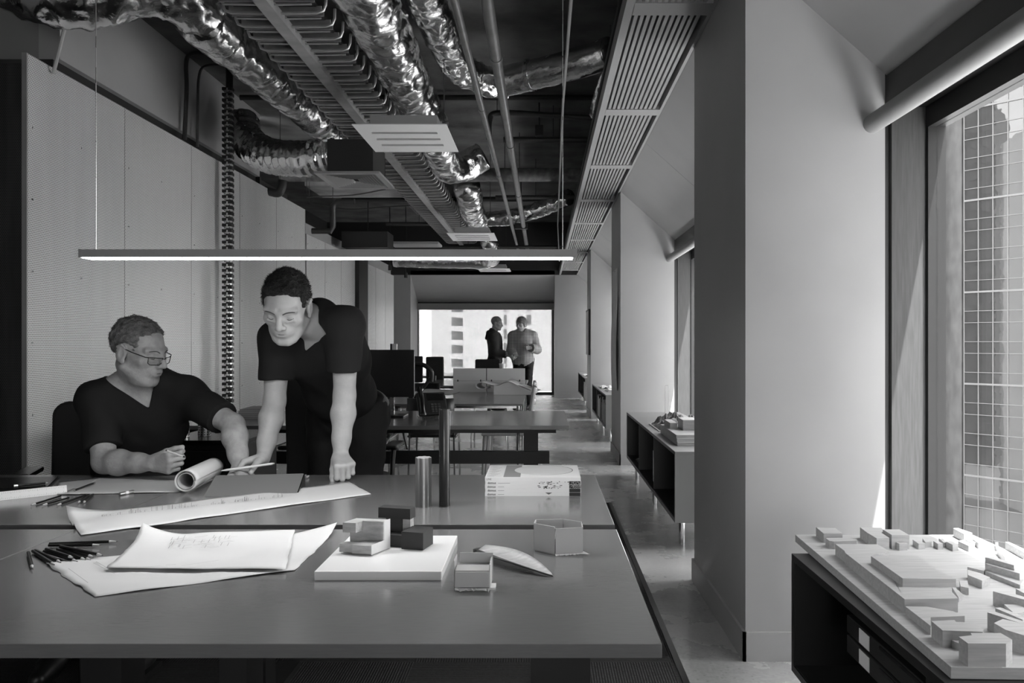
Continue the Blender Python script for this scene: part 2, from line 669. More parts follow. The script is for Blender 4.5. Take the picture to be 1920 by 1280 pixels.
# front end wall with its big window
Yw = 18.6
b = MB().box((0.28, YF, 0), (1.75, Yw + 0.1, GR))
struct('wall_front_right', b, M['paint'], 'grey wall block right of the far window')
struct('baseboard_front', MB().box((0.268, YF - 0.012, 0), (1.6, YF, 0.115)), M['paint'], 'skirting board right of the far window')
struct('wall_front_left', MB().box((-5.0, YF, 0), (-3.0, Yw + 0.1, GR)), M['paint'], 'grey wall block left of the far window')
s = MB()
poly = [(YF, GR), (Yw, 2.2), (Yw, 2.9), (YF, GR + 0.1)]
s.add([Vector((-3.0, y, z)) for y, z in poly] + [Vector((0.28, y, z)) for y, z in poly],
      [(0, 1, 2, 3), (7, 6, 5, 4), (0, 4, 5, 1), (1, 5, 6, 2), (2, 6, 7, 3), (3, 7, 4, 0)])
struct('ceiling_soffit_front', s, M['paint'], 'sloping grey soffit above the far window')
struct('wall_front_upper', MB().box((-5.0, YF, GR), (1.75, YF + 0.1, CEIL)), M['dark'], 'dark bulkhead above the far window')
struct('wall_front_outer', MB().box((-5.2, Yw, 2.2), (1.75, Yw + 0.1, CEIL)), M['dark'], 'outer wall above the far window')
w = thing('window_9', 'wide bright window at the far end of the studio', 'window', (0, 0, 0), 0, None, 'structure')
f = MB()
x0, x1 = -3.06, 0.29
f.box((x0, Yw - 0.08, 0), (x1, Yw + 0.02, 0.07))
f.box((x0, Yw - 0.08, 2.1), (x1, Yw + 0.02, 2.24))
f.box((x0, Yw - 0.08, 0.07), (x0 + 0.08, Yw + 0.02, 2.1))
f.box((x1 - 0.07, Yw - 0.08, 0.07), (x1, Yw + 0.02, 2.1))
f.build('window_frame', M['black'], w)
MB().box((x0 + 0.08, Yw - 0.02, 0.07), (x1 - 0.07, Yw - 0.01, 2.1)).build('pane', M['glass'], w)
MB().box((x0 + 0.02, Yw - 0.2, 2.05), (x1 - 0.01, Yw - 0.1, 2.2)).build('blind_headbox', M['paint_mid'], w, bevel=0.01)
MB().box((x0 + 0.06, Yw - 0.131, 0.09), (x1 - 0.05, Yw - 0.13, 2.06)).build('blind_cloth', M['scrim'], w)
portal('daylight_portal', ((x0 + x1) / 2, Yw + 0.1, 1.1), (-PI / 2, 0, 0), x1 - x0, 2.1)

# ------------------------------------------------------------------ perforated screens
def screen(label, y0, h, widths, X=-3.2):
    t = thing('perforated_screen', label, 'screen', (X, y0, 0))
    y = 0.0
    scr = MB().tube([(0.0, 0, 0), (0.006, 0, 0)], 0.006, 8).mesh('screw', M['chrome'])
    for wd in widths:
        p = MB().box((-0.004, y + 0.003, 0.02), (0.0, y + wd - 0.003, h)).build('panel', M['perf'], t)
        MB().box((-0.006, y + wd - 0.004, 0.02), (0.003, y + wd + 0.004, h)).build('joint_strip', M['alu'], p)
        k = 0
        for zz in np.arange(0.35, h, 0.45):
            inst('screw', scr, p, (0, y + 0.05, float(zz)))
            if k % 2:
                inst('screw', scr, p, (0, y + wd / 2, float(zz)))
            k += 1
        y += wd
    MB().box((-0.03, 0.0, 0), (0.001, 0.012, h + 0.002)).build('edge_trim', M['alu'], t)
    for yy in np.arange(0.4, y, 1.12):
        MB().box((-0.06, float(yy), 0), (-0.02, float(yy) + 0.04, h - 0.05)).build('stud', M['black'], t)
    return t


screen('tall perforated metal screen behind the two men, with bright vertical joints', 4.77, 3.05, [1.12] * 5)
screen('lower perforated metal screen behind the standing man, beyond the tall one', 10.42, 2.73, [0.9] * 3)
screen('perforated metal screen farthest back, next to the far window', 13.85, 2.70, [0.9] * 3)
struct('wall_left_pier', MB().box((-3.4, 13.14, 0), (-3.13, 13.8, 2.8)), M['dark'], 'dark post between two perforated screens')

# ------------------------------------------------------------------ outside
GLs = bpy.data.materials.new('mirror glazing')
GLs.use_nodes = True
nt = GLs.node_tree
b = nt.nodes['Principled BSDF']
b.inputs['Base Color'].default_value = (0.015, 0.015, 0.015, 1)
b.inputs['Roughness'].default_value = 0.4
_inp(b, ['Specular IOR Level', 'Specular'], 0.0)
gl = nt.nodes.new('ShaderNodeBsdfGlossy')
gl.inputs['Roughness'].default_value = 0.015
gl.inputs[0].default_value = (0.9, 0.9, 0.9, 1)
mx = nt.nodes.new('ShaderNodeMixShader')
mx.inputs[0].default_value = 0.075
tcx = nt.nodes.new('ShaderNodeTexCoord')
nz = nt.nodes.new('ShaderNodeTexNoise')
nz.inputs['Scale'].default_value = 0.6
nz.inputs['Detail'].default_value = 2
bpn = nt.nodes.new('ShaderNodeBump')
bpn.inputs['Strength'].default_value = 0.035
bpn.inputs['Distance'].default_value = 0.12
nt.links.new(tcx.outputs['Object'], nz.inputs['Vector'])
nt.links.new(nz.outputs['Fac'], bpn.inputs['Height'])
nt.links.new(bpn.outputs[0], gl.inputs['Normal'])
nt.links.new(b.outputs[0], mx.inputs[1])
nt.links.new(gl.outputs[0], mx.inputs[2])
nt.links.new(mx.outputs[0], nt.nodes['Material Output'].inputs[0])
M['mirror'] = GLs
M['mull'] = mat('white mullion', 0.06, 0.5)
M['pale_wall'] = mat('pale rendered facade', 0.66, 0.8, vary=0.03, vscale=0.3)
M['mid_wall'] = mat('grey facade', 0.12, 0.8, vary=0.04, vscale=0.4)
M['dark_glass'] = mat('dark window', 0.12, 0.3)  # one even dark tone for distant window panes
M['street'] = mat('street', 0.25, 0.9)


def facade(root, origin, ux, width, z0, z1, dx, fl, off=0.0, plain=0.0):
    """curtain wall in the vertical plane origin + s*ux; two rows of panes to a storey; thick band each third storey"""
    ux = Vector(ux).normalized()
    nrm = Vector((ux.y, -ux.x, 0))
    if nrm.dot(Vector((0, 0, 0)) - Vector(origin)) < 0:
        nrm = -nrm
    O = Vector(origin)
    R = Matrix(((ux.x, -nrm.x, 0, O.x), (ux.y, -nrm.y, 0, O.y), (0, 0, 1, 0), (0, 0, 0, 1)))
    MB().box((0, 0.0, z0), (width + plain, 1.0, z1), R).build('glazing', M['mirror'], root)
    vm = MB().box((-0.045, -0.12, z0), (0.045, 0.0, z1)).mesh('mullion', M['mull'])
    s = off
    ang = math.atan2(ux.y, ux.x)
    while s <= width + 0.01:
        p = O + ux * s
        inst('mullion', vm, root, (p.x, p.y, 0), (0, 0, ang))
        s += dx
    hm = MB().box((0, -0.1, -0.035), (width, 0.0, 0.035)).mesh('transom', M['mull'])
    hb = MB().box((0, -0.14, -0.11), (width, 0.0, 0.11)).mesh('transom', M['mull'])
    z = z0
    k = 0
    while z < z1:
        for part, zz in enumerate((z, z + fl * 0.38)):
            inst('transom', hb if (k % 3 == 0 and part == 0) else hm, root, (O.x, O.y, zz), (0, 0, ang))
        z += fl
        k += 1


tw = thing('office_tower', 'mirror glass office tower with pale grid of mullions outside the near window', 'building', (0, 0, 0))
D0 = 95.0
pm = Vector(((1808 - CX) / F * D0, D0, 0))
u_main = Vector((0.66, -0.75, 0))
facade(tw, pm, u_main, 46, -60, 125, 1.62, 3.75, plain=42)  # the plain stretch runs on unseen, sized to hold back sky light
def on_line(P, u, px):
    k = (px - CX) / F
    return P + u * ((k * P.y - P.x) / (u.x - k * u.y))


P0 = pm + Vector((-0.75, -0.66, 0)) * -4.0
wa, wb = on_line(P0, u_main, 1725), on_line(P0, u_main, 1774)
facade(tw, wa, u_main, (wb - wa).length, -60, 125, 1.45, 3.75)
q = MB()
q.add([wb + Vector((0, 0, -60)), pm + Vector((0, 0.3, -60)), pm + Vector((0, 0.3, 125)), wb + Vector((0, 0, 125))], [(0, 1, 2, 3)])
q.build('recess_wall', mat('dark recess cladding', 0.03, 0.6, vary=0.01, vscale=0.5, spec=0.1), tw, solid=0.3)

# tower mirrored in the glazing: it stands to the left of the studio, across the street from the mirror glass
rt = thing('reflected_tower', 'dark tower of stacked windows seen mirrored in the glass tower outside', 'building', (0, 0, 0))
def mirror_pt(p, o, nrm):
    return p - nrm * (2 * (p - o).dot(nrm))
nm = Vector((-0.75, -0.66, 0)).normalized()
def refl_at(px, dist):
    d = Vector(((px - CX) / F, 1.0, 0))
    den = d.dot(nm)
    t = (pm - Vector((0, 0, 0))).dot(nm) / den
    hit = d * t
    r = (d - nm * (2 * d.dot(nm))).normalized()
    return hit + r * dist
a0, a1 = refl_at(1730, 118), refl_at(1866, 118)
ux = (a1 - a0)
W = ux.length
ux.normalize()
nr = Vector((-ux.y, ux.x, 0))
if nr.dot(pm - a0) < 0:
    nr = -nr
R = Matrix(((ux.x, -nr.x, 0, a0.x), (ux.y, -nr.y, 0, a0.y), (0, 0, 1, 0), (0, 0, 0, 1)))
MB().box((-8, 0, -60), (W, 22, 62), R).build('shaft', M['mid_wall'], rt)
MB().box((4, 3, 62), (W - 3, 20, 76), R).build('crown', M['mid_wall'], rt)
wm = MB().box((-0.95, -0.15, -1.1), (0.95, 0.1, 1.1), Matrix(((ux.x, -nr.x, 0, 0), (ux.y, -nr.y, 0, 0), (0, 0, 1, 0), (0, 0, 0, 1)))).mesh('window', M['dark_glass'])
for k in range(9):
    for z in range(-24, 60, 4):
        p = a0 + ux * (W - 1.8 - 3.0 * k)
        inst('window', wm, rt, (p.x, p.y, z))
lo = thing('reflected_block', 'lower grey city block mirrored beside the dark tower', 'building', (0, 0, 0))
b0 = refl_at(1868, 150)
Rl = Matrix(((ux.x, -nr.x, 0, b0.x), (ux.y, -nr.y, 0, b0.y), (0, 0, 1, 0), (0, 0, 0, 1)))
MB().box((0, 0, -60), (40, 20, 20), Rl).build('block', mat('city block facade', 0.4, 0.8, vary=0.2, vscale=0.25), lo)

nb = thing('sky_stop_tower', 'unseen grey tower added on the right to hold back sky light', 'building', (0, 0, 0))  # out of view, added to keep sky light off the near pier
MB().box((38, -130, -60), (70, -6, 75)).build('shaft', M['mid_wall'], nb)
for k in range(12):
    MB().box((37.6, -130, -20 + 8 * k), (38, -6, -17.5 + 8 * k)).build('window_band', M['dark_glass'], nb)
# pale apartment block beyond the far window
ab = thing('apartment_block', 'hazy pale apartment block with stacked balconies beyond the far window', 'building', (0, 0, 0))
Db = 60.0
def bx(px):
    return (px - CX) / F * Db
MB().box((bx(868), Db, -30), (bx(1058), Db + 5, 40)).build('wall', M['pale_wall'], ab)
MB().box((bx(838), Db + 3, -30), (bx(868), Db + 5, 40)).build('stair_wall', mat('balcony back wall', 0.3, 0.8), ab)  # wall behind the balconies, a darker tone than the main facade
for k in range(-8, 10):
    z = 1.25 - (585 - 643) * Db / F - k * 1.08
    q = MB()
    q.add([Vector(p) for p in ((bx(843), Db + 3, z - 0.35), (bx(868), Db + 3, z - 0.45), (bx(868), Db - 0.2, z - 0.45), (bx(843), Db - 0.2, z - 0.35),
                               (bx(843), Db + 3, z), (bx(868), Db + 3, z), (bx(868), Db - 0.2, z), (bx(843), Db - 0.2, z))],
          [(0, 3, 2, 1), (4, 5, 6, 7), (0, 1, 5, 4), (1, 2, 6, 5), (2, 3, 7, 6), (3, 0, 4, 7)])
    q.build('balcony', M['pale_wall'], ab)
for (xa, xb) in ((945, 950), (988, 996)):
    for k in range(-6, 9):
        z = 1.25 - (590 - 643) * Db / F - k * 1.1
        MB().box((bx(xa), Db - 0.05, z - 0.75), (bx(xb), Db + 0.1, z)).build('window', M['dark_glass'], ab)
ob = thing('white_block', 'bright white building at the left of the far window', 'building', (0, 0, 0))
MB().box((bx(740), Db + 20, -30), (bx(832), Db + 40, 12)).build('wall', M['pale_wall'], ob)
struct('ground_street', MB().box((-300, 25, -31), (300, 300, -30)), M['street'], 'street far below the studio windows')
# ================================================================== ceiling services
def zz(h):
    return CH + h


def fold_noise(p, s):
    """ridged noise for crumpled foil"""
    v = 0.0
    a = 1.0
    for k in range(3):
        q = noise.noise(Vector(p) * s)
        v += a * (1 - abs(q) * 2)
        s *= 2.1
        a *= 0.5
    return v / 1.75


def foil_duct(parent, name, path, r, step=0.02, n=48, amp=0.02, rib=0.0, scale=7.0, m=None):
    P = smoothpath(path, 24)
    # resample
    L = [0.0]
    for i in range(1, len(P)):
        L.append(L[-1] + (P[i] - P[i - 1]).length)
    cnt = max(4, int(L[-1] / step))
    pts = []
    j = 0
    for k in range(cnt + 1):
        d = L[-1] * k / cnt
        while j < len(L) - 2 and L[j + 1] < d:
            j += 1
        t = (d - L[j]) / max(1e-6, L[j + 1] - L[j])
        pts.append(P[j].lerp(P[j + 1], t))
    b = MB().tube(pts, r, n, True)
    for i in range(len(b.v)):
        c = pts[min(i // n, len(pts) - 1)]
        p = Vector(b.v[i])
        d = (p - c).normalized()
        if rib:
            o = rib * math.sin((i // n) * 1.5)
            o += amp * (fold_noise(p, scale * 2) - 0.5)
        else:
            o = amp * (fold_noise(Vector((p.x, p.y * 0.8, p.z)), scale) - 0.5)
        b.v[i] = tuple(p + d * o)
    return b.build(name, m or M['foil'], parent, smooth='all')


def strap(parent, c, d, r):
    d = Vector(d).normalized()
    MB().tube([Vector(c) - d * 0.02, Vector(c) + d * 0.02], r, 32).build('strap', M['steel'], parent, smooth=True)


# left duct: comes in from the left, bends and runs away down the room
t = thing('foil_duct', 'crumpled foil duct bending in from the upper left, above the perforated screen', 'duct', (0, 0, 0))
h = zz(2.2)
foil_duct(t, 'elbow', [(-3.4, 4.75, h + 0.12), (-3.1, 4.78, h - 0.02), (-2.8, 4.82, h - 0.02), (-2.5, 4.9, h + 0.1), (-2.34, 5.15, h + 0.08), (-2.3, 5.5, h + 0.02)], 0.19, amp=0.05, scale=5)
foil_duct(t, 'run', [(-2.32, 5.2, h), (-2.28, 6.0, h), (-2.22, 7.2, h), (-2.18, 8.3, h)], 0.165, amp=0.035, scale=6)
strap(t, (-2.2, 7.5, h), (0, 1, 0), 0.19)
MB().tube([(-3.0, 4.85, h - 0.16), (-3.18, 5.0, 3.0)], 0.012, 8).build('drain_hose', M['paint'], t)

t = thing('flexible_duct', 'ribbed flexible foil duct curving from the left wall to the square diffuser', 'duct', (0, 0, 0))
foil_duct(t, 'hose', [V(452, 225, 8.0), V(462, 262, 7.9), V(500, 290, 7.75), V(560, 298, 7.6), V(628, 292, 7.5)], 0.17, amp=0.02, rib=0.007, scale=9)

t = thing('plenum_box', 'black plenum box with a square louvred ceiling diffuser', 'diffuser', (0, 0, 0))
z0 = zz(1.5)
xa, xb, ya, yb = -2.02, -1.44, 6.8, 7.5
MB().box((-1.93, 6.9, z0 + 0.03), (-1.52, 7.42, z0 + 0.33)).build('plenum', M['dark'], t)
fr = MB()
w_ = 0.05
fr.box((xa, ya, z0), (xb, ya + w_, z0 + 0.02)).box((xa, yb - w_, z0), (xb, yb, z0 + 0.02)).box((xa, ya + w_, z0), (xa + w_, yb - w_, z0 + 0.02)).box((xb - w_, ya + w_, z0), (xb, yb - w_, z0 + 0.02))
fr.build('frame', M['alu'], t)
for xx in (-1.9, -1.55):
    MB().cyl((xx, 7.2, z0 + 0.3), (xx, 7.2, CEIL), 0.004, n=6).build('hanger', M['dark_pipe'], t)
for k in range(8):
    f_ = 0.06 + k * 0.027
    q = MB()
    cx_, cy_ = (xa + xb) / 2, (ya + yb) / 2
    hx, hy = (xb - xa) / 2 - f_, (yb - ya) / 2 - f_
    for (p0, p1) in (((-hx, -hy), (hx, -hy)), ((hx, -hy), (hx, hy)), ((hx, hy), (-hx, hy)), ((-hx, hy), (-hx, -hy))):
        a = Vector((cx_ + p0[0], cy_ + p0[1], z0 + 0.002))
        b = Vector((cx_ + p1[0], cy_ + p1[1], z0 + 0.002))
        inn = Vector((cx_, cy_, z0)) - (a + b) / 2
        inn.normalize()
        q.add([a, b, b + inn * 0.004 + Vector((0, 0, 0.02)), a + inn * 0.004 + Vector((0, 0, 0.02))], [(0, 1, 2, 3)])
        q.add([a + inn * 0.008, b + inn * 0.008, b + inn * 0.012 + Vector((0, 0, 0.02)), a + inn * 0.012 + Vector((0, 0, 0.02))], [(0, 1, 2, 3)])
    q.build('louvre', M['alu'], t)


def slot_diffuser(label, y0, y1, x0=-1.31, x1=-0.66):
    t = thing('slot_diffuser', label, 'diffuser', (0, 0, 0), 0, 'flat ceiling diffusers with three slots')
    z = zz(1.5)
    L = y1 - y0
    edges = [y0]
    for k in range(3):
        c_ = y0 + L * (0.30 + 0.22 * k)
        edges += [c_ - 0.018 * L / 0.76 * 2, c_ + 0.018 * L / 0.76 * 2]
    edges.append(y1)
    p = MB()
    for k in range(0, len(edges) - 1, 2):
        p.box((x0 + 0.09, edges[k], z), (x1 - 0.09, edges[k + 1], z + 0.006))
    p.box((x0, y0, z), (x0 + 0.09, y1, z + 0.006)).box((x1 - 0.09, y0, z), (x1, y1, z + 0.006))
    p.build('plate', M['white'], t)
    for k in range(3):
        c_ = y0 + L * (0.30 + 0.22 * k)
        MB().box((x0 + 0.09, c_ - 0.004, z - 0.005), (x1 - 0.09, c_ + 0.022, z + 0.03), None).build('slot_blade', M['white'], t)
    MB().box((x0 + 0.1, y0 + 0.12, z + 0.03), (x1 - 0.08, y1 - 0.08, z + 0.1)).build('plenum', M['alu'], t)
    for xx in (x0 + 0.12, x1 - 0.1):
        MB().cyl((xx, y1 - 0.1, z + 0.15), (xx, y1 - 0.1, CEIL), 0.004, n=6).build('hanger', M['dark_pipe'], t)
    return t


slot_diffuser('flat grey slot diffuser nearest, under the big foil duct', 5.28, 6.04)
slot_diffuser('bright slot diffuser in the middle distance at the end of the cable tray', 10.5, 11.3)
slot_diffuser('small slot diffuser farthest back in front of the far window', 15.5, 16.2)

# big central duct
t = thing('foil_duct', 'large crumpled foil duct above the nearest slot diffuser', 'duct', (0, 0, 0))
h = zz(2.1)
foil_duct(t, 'run', [(-1.06, 3.9, h + 0.02), (-1.07, 5.0, h), (-1.09, 6.2, h), (-1.1, 7.4, h)], 0.18, amp=0.045, scale=6)
foil_duct(t, 'run', [(-1.1, 7.35, h - 0.03), (-1.09, 8.2, h - 0.06), (-1.08, 8.75, h - 0.1), (-0.95, 9.0, h - 0.05), (-0.7, 9.05, h + 0.1)], 0.165, amp=0.03, scale=6)
strap(t, (-1.095, 7.38, h), (0, 1, 0), 0.195)

t = thing('foil_duct', 'narrow foil duct beside the two grey pipes, its branch crossing right behind them', 'duct', (0, 0, 0))
h = zz(2.3)
foil_duct(t, 'run', [(-0.79, 4.4, h), (-0.78, 5.2, h), (-0.74, 5.9, h), (-0.68, 6.45, h), (-0.5, 6.75, h), (-0.3, 6.8, h)], 0.125, amp=0.04, scale=7)
foil_duct(t, 'branch', [(-0.36, 6.72, h - 0.02), (0.0, 6.55, h), (0.3, 6.4, h + 0.03), (0.55, 6.2, h + 0.04)], 0.125, amp=0.012, scale=5)
strap(t, (-0.1, 6.6, h), (1, -0.45, 0), 0.135)
t = thing('foil_duct', 'short foil duct dropping behind the grille edge at the upper right', 'duct', (0, 0, 0))
foil_duct(t, 'drop', [V(1150, 90, 6.6), V(1140, 140, 6.7), V(1126, 190, 6.9), V(1120, 210, 7.2)], 0.07, amp=0.03, scale=9)
MB().cyl(V(1145, 110, 6.65), (V(1145, 110, 6.65).x, 6.65, CEIL), 0.006, n=6).build('hanger', M['dark_pipe'], t)

t = thing('foil_duct', 'foil elbow duct beyond the lagged cross pipe, branching right in the distance', 'duct', (0, 0, 0))
h = zz(2.0)
foil_duct(t, 'run', [(-0.98, 9.9, h + 0.02), (-1.0, 10.6, h), (-1.05, 11.4, h - 0.02), (-1.06, 13.0, h)], 0.17, amp=0.03, scale=6)
foil_duct(t, 'branch', [(-0.95, 12.6, h + 0.02), (-0.5, 12.5, h + 0.05), (0.0, 12.1, h + 0.12), (0.4, 11.6, h + 0.2)], 0.12, amp=0.03, scale=6)
t = thing('foil_duct', 'distant foil duct lying low behind the hanging lamp', 'duct', (0, 0, 0))
foil_duct(t, 'run', [(-2.9, 15.0, zz(1.62)), (-1.8, 15.0, zz(1.6)), (-1.0, 14.9, zz(1.6)), (-0.95, 13.5, zz(1.8))], 0.14, amp=0.02, scale=5)

# cable tray: centre spine carrying hooked rungs
t = thing('cable_tray', 'galvanised cable tray with a centre spine and hooked perforated rungs', 'cable tray', (-1.555, 0, zz(1.9)))
ya, yb = 3.6, 14.8
MB().box((-0.04, ya, -0.02), (0.04, yb, 0.03)).build('spine', M['tray'], t)
rg = MB()
hw = 0.27
for dy in (0.0, 0.075):
    path = [(-hw - 0.03, dy, 0.11), (-hw - 0.028, dy, 0.05), (-hw - 0.015, dy, 0.018), (-hw + 0.02, dy, 0.004), (0, dy, 0.0), (hw - 0.02, dy, 0.004), (hw + 0.015, dy, 0.018), (hw + 0.028, dy, 0.05), (hw + 0.03, dy, 0.11)]
    if dy == 0:
        rg.tube(path, 0.009, 6)
    else:
        rg.tube(path[3:6], 0.006, 6)
rg.box((-hw, 0.012, 0.012), (hw, 0.022, 0.05)).box((-hw, 0.062, 0.012), (hw, 0.07, 0.05))
rgm_bars = rg
for k in range(14):
    x = -hw + 0.02 + k * (2 * hw - 0.04) / 13
    rg.box((x - 0.008, 0.022, 0.03), (x + 0.008, 0.062, 0.034))
rgm = rg.mesh('rung', M['tray'], True)
k = 0
y = ya + 0.1
while y < yb:
    inst('rung', rgm, t, (0, y, 0.01))
    y += 0.19
    k += 1
MB().box((-0.24, ya, 0.055), (-0.05, yb, 0.075)).build('cable_bundle', M['dark_pipe'], t)
MB().box((0.05, ya, 0.055), (0.24, yb, 0.075)).build('cable_bundle', M['dark_pipe'], t)
for y in (4.2, 6.4, 8.9, 11.6, 14.2):
    MB().cyl((0, y, 0.03), (0, y, CEIL - zz(1.9)), 0.006, n=8).build('hanger', M['steel'], t)

# the two steel pipes
def pipe(label, pts, r, m='pipe', name='pipe'):
    t = thing(name, label, 'pipe', (0, 0, 0))
    MB().tube([Vector(p) for p in pts], r, 20).build('run', M[m], t, smooth=True)
    q = (Vector(pts[0]) + Vector(pts[1])) / 2 if len(pts) == 2 else Vector(pts[len(pts) // 2])
    MB().cyl((q.x, q.y, q.z + r * 0.5), (q.x, q.y, CEIL), 0.004, n=6).build('hanger', M['dark_pipe'], t)
    return t


t = pipe('thicker of two parallel grey pipes running along the ceiling', [(-0.30, 3.6, zz(1.85)), (-0.30, 16.5, zz(1.85))], 0.036)
for y in (5.0, 7.2, 9.6, 12.4):
    MB().cyl((-0.30, y - 0.03, zz(1.85)), (-0.30, y + 0.03, zz(1.85)), 0.041, n=20).build('coupling', M['pipe'], t, smooth=True)
t = pipe('thinner of two parallel grey pipes running along the ceiling', [(-0.475, 3.6, zz(1.85)), (-0.485, 16.0, zz(1.85))], 0.025)
for y in (6.1, 8.5, 11.0):
    MB().cyl((-0.48, y - 0.04, zz(1.85)), (-0.48, y + 0.04, zz(1.85)), 0.029, n=20).build('coupling', M['pipe'], t, smooth=True)
t = pipe('thick lagged pipe crossing the ceiling under the ducts', [(-3.3, 9.7, zz(2.12)), (0.6, 9.7, zz(2.12))], 0.085, 'lag')
t = pipe('thin pale conduit running along the ceiling beside the grille', [(0.155, 3.4, zz(1.88)), (0.16, 6.0, zz(1.86)), (0.2, 9.0, zz(1.87)), (0.24, 12.0, zz(1.85)), (0.33, 15.0, zz(1.6))], 0.01, 'paint', 'conduit')
for (lab, y, hh, x0, x1, r) in (
        ('black pipe crossing below the slab behind the narrow foil duct', 8.4, 2.68, -3.3, 0.6, 0.03),
        ('black pipe crossing at the height of the slot diffuser', 8.9, 2.35, -0.45, 0.7, 0.035),
        ('black pipe crossing just beyond the lagged pipe', 11.5, 2.18, -0.7, 0.5, 0.03),
        ('long black pipe crossing above the distant elbow duct', 12.3, 2.3, -3.2, 0.6, 0.04),
        ('black pipe low in the distance left of the cable tray', 12.8, 1.98, -2.6, -1.5, 0.03),
        ('thin black pipe farthest back, above the hanging lamp', 14.0, 1.75, -3.2, 0.5, 0.03)):
    pipe(lab, [(x0, y, zz(hh)), (x1, y, zz(hh))], r, 'dark_pipe')
t = pipe('thin black pipe arching from under the branch duct to the grille', smoothpath([V(917, 262, 8.2), V(918, 225, 8.2), V(932, 212, 8.2), V(1000, 214, 8.2), V(1120, 222, 8.2)], 6), 0.03, 'dark_pipe')
t = pipe('black bent drain pipe left of the square diffuser', smoothpath([V(497, 356, 9.0), V(520, 362, 9.0), V(528, 352, 9.0), V(530, 338, 9.0)], 6), 0.05, 'dark_pipe')
t = pipe('black stepped pipe hanging over the second screen', [V(585, 433, 10.5), V(620, 433, 10.5), V(624, 425, 10.5), V(624, 385, 10.5), V(632, 378, 10.5), V(665, 378, 10.5)], 0.04, 'dark_pipe')
for lab, pts in (('black cable hanging on the upper wall above the screen, the left one', [V(388, 98, 7.2), V(352, 106, 7.25), V(350, 170, 7.22), V(346, 262, 7.2)]),
                 ('thin grey cable hanging on the upper wall above the screen, right of the black one', [V(425, 122, 7.5), V(385, 124, 7.55), V(373, 145, 7.5), V(371, 200, 7.45), V(370, 275, 7.42)])):
    t = thing('hanging_cable', lab, 'cable', (0, 0, 0))
    MB().tube(smoothpath(pts, 8), 0.02 if 'black cable' in lab else 0.013, 8).build('cable', M['dark_pipe'] if 'black cable' in lab else M['pipe'], t, smooth=True)
for lab, pts in (('thin pale cable looping under the square diffuser', [V(575, 370, 8.5), V(600, 368, 8.5), V(660, 366, 8.3), V(722, 355, 8.0)]),
                 ('thin black cable drooping in the ceiling beyond the second screen', [V(580, 380, 11), V(650, 392, 11), V(720, 388, 11), V(775, 385, 11)]),
                 ('looped dark cable beside the cable tray', [V(690, 150, 7), V(703, 120, 6.5), V(700, 100, 6.2), V(672, 95, 6.0)])):
    t = thing('loose_cable', lab, 'cable', (0, 0, 0))
    MB().tube(smoothpath(pts, 8), 0.008, 6).build('cable', M['pipe' if 'pale' in lab else 'dark_pipe'], t, smooth=True)
    for q in (pts[0], pts[-1]):
        MB().cyl(q, (q.x, q.y, min(CEIL, q.z + 0.35)), 0.003, n=6).build('tie', M['dark_pipe'], t)

# boxes and hangers among the services
for lab, (px, py, D, sx, sy, sz) in (('black valve box on the crossing pipe', (1011, 246, 8.8, 0.09, 0.09, 0.12)),
                                     ('black fan unit in the distance left of the cable tray', (690, 452, 12.8, 0.75, 0.5, 0.26)),
                                     ('small black junction box near the distant pipes', (977, 424, 12.2, 0.2, 0.1, 0.09)),
                                     ('flat black damper box under the slab at the left', (455, 245, 9.5, 0.35, 0.3, 0.05))):
    t = thing('service_box', lab, 'box', (0, 0, 0))
    MB().cbox(V(px, py, D), (sx, sy, sz)).build('casing', M['dark'], t, bevel=0.005)
    p = V(px, py, D)
    MB().cyl((p.x, p.y, p.z + sz / 2), (p.x, p.y, CEIL), 0.008, n=8).build('rod', M['dark_pipe'], t)
t = thing('access_panel', 'pale rounded ceiling panel low in the distance above the hanging lamp', 'panel', (0, 0, 0))
MB().cbox(V(780, 458, 13.5), (0.86, 0.5, 0.05)).build('panel', M['paint_light'], t, bevel=0.02)
for (y, x0, x1) in ((11.0, -3.4, -1.6), (12.6, -2.2, -1.2)):
    t = thing('concrete_beam', 'pale concrete beam under the slab %s' % ('left of the cable tray' if y == 11.0 else 'farther back beside the cable tray'), 'beam', (0, 0, 0))
    MB().box((x0, y, zz(2.25)), (x1, y + 0.9, CEIL)).build('beam', M['beam'], t)
for (px, py, D) in ((733, 515, 15), (762, 517, 16), (908, 497, 14)):
    pass
for lab, px, py in (('small black spotlight above the far left corner', 731, 502), ('small black spotlight beside the far window soffit', 761, 516)):
    t = thing('spotlight', lab, 'lamp', (0, 0, 0))
    p = V(px, py, 15.5)
    MB().cyl(p - Vector((0, 0, 0.05)), p + Vector((0, 0, 0.05)), 0.035, n=16).build('housing', M['black'], t)
    MB().cyl(p + Vector((0, 0, 0.05)), (p.x, p.y, CEIL), 0.008, n=8).build('stem', M['black'], t)

# segmented cable riser in front of the tall screen
t = thing('cable_riser', 'segmented black and silver cable spine standing in front of the tall screen', 'cable riser', (-3.08, 7.55, 0))
seg = MB()
seg.tube([(0, 0, -0.021), (0, 0, 0.015)], 0.042, 12)
segm = seg.mesh('segment', M['steel'], True)
sgb = MB().box((-0.05, -0.02, -0.016), (0.046, 0.04, 0.012)).mesh('link', M['black'])
zc = 0.62
while zc < 3.75:
    inst('segment', segm, t, (0, 0, zc))
    inst('link', sgb, t, (0, -0.02, zc + 0.01))
    zc += 0.0555
MB().cyl((0, 0.02, 0.0), (0, 0.02, CEIL), 0.034, n=12).build('core', M['black'], t)

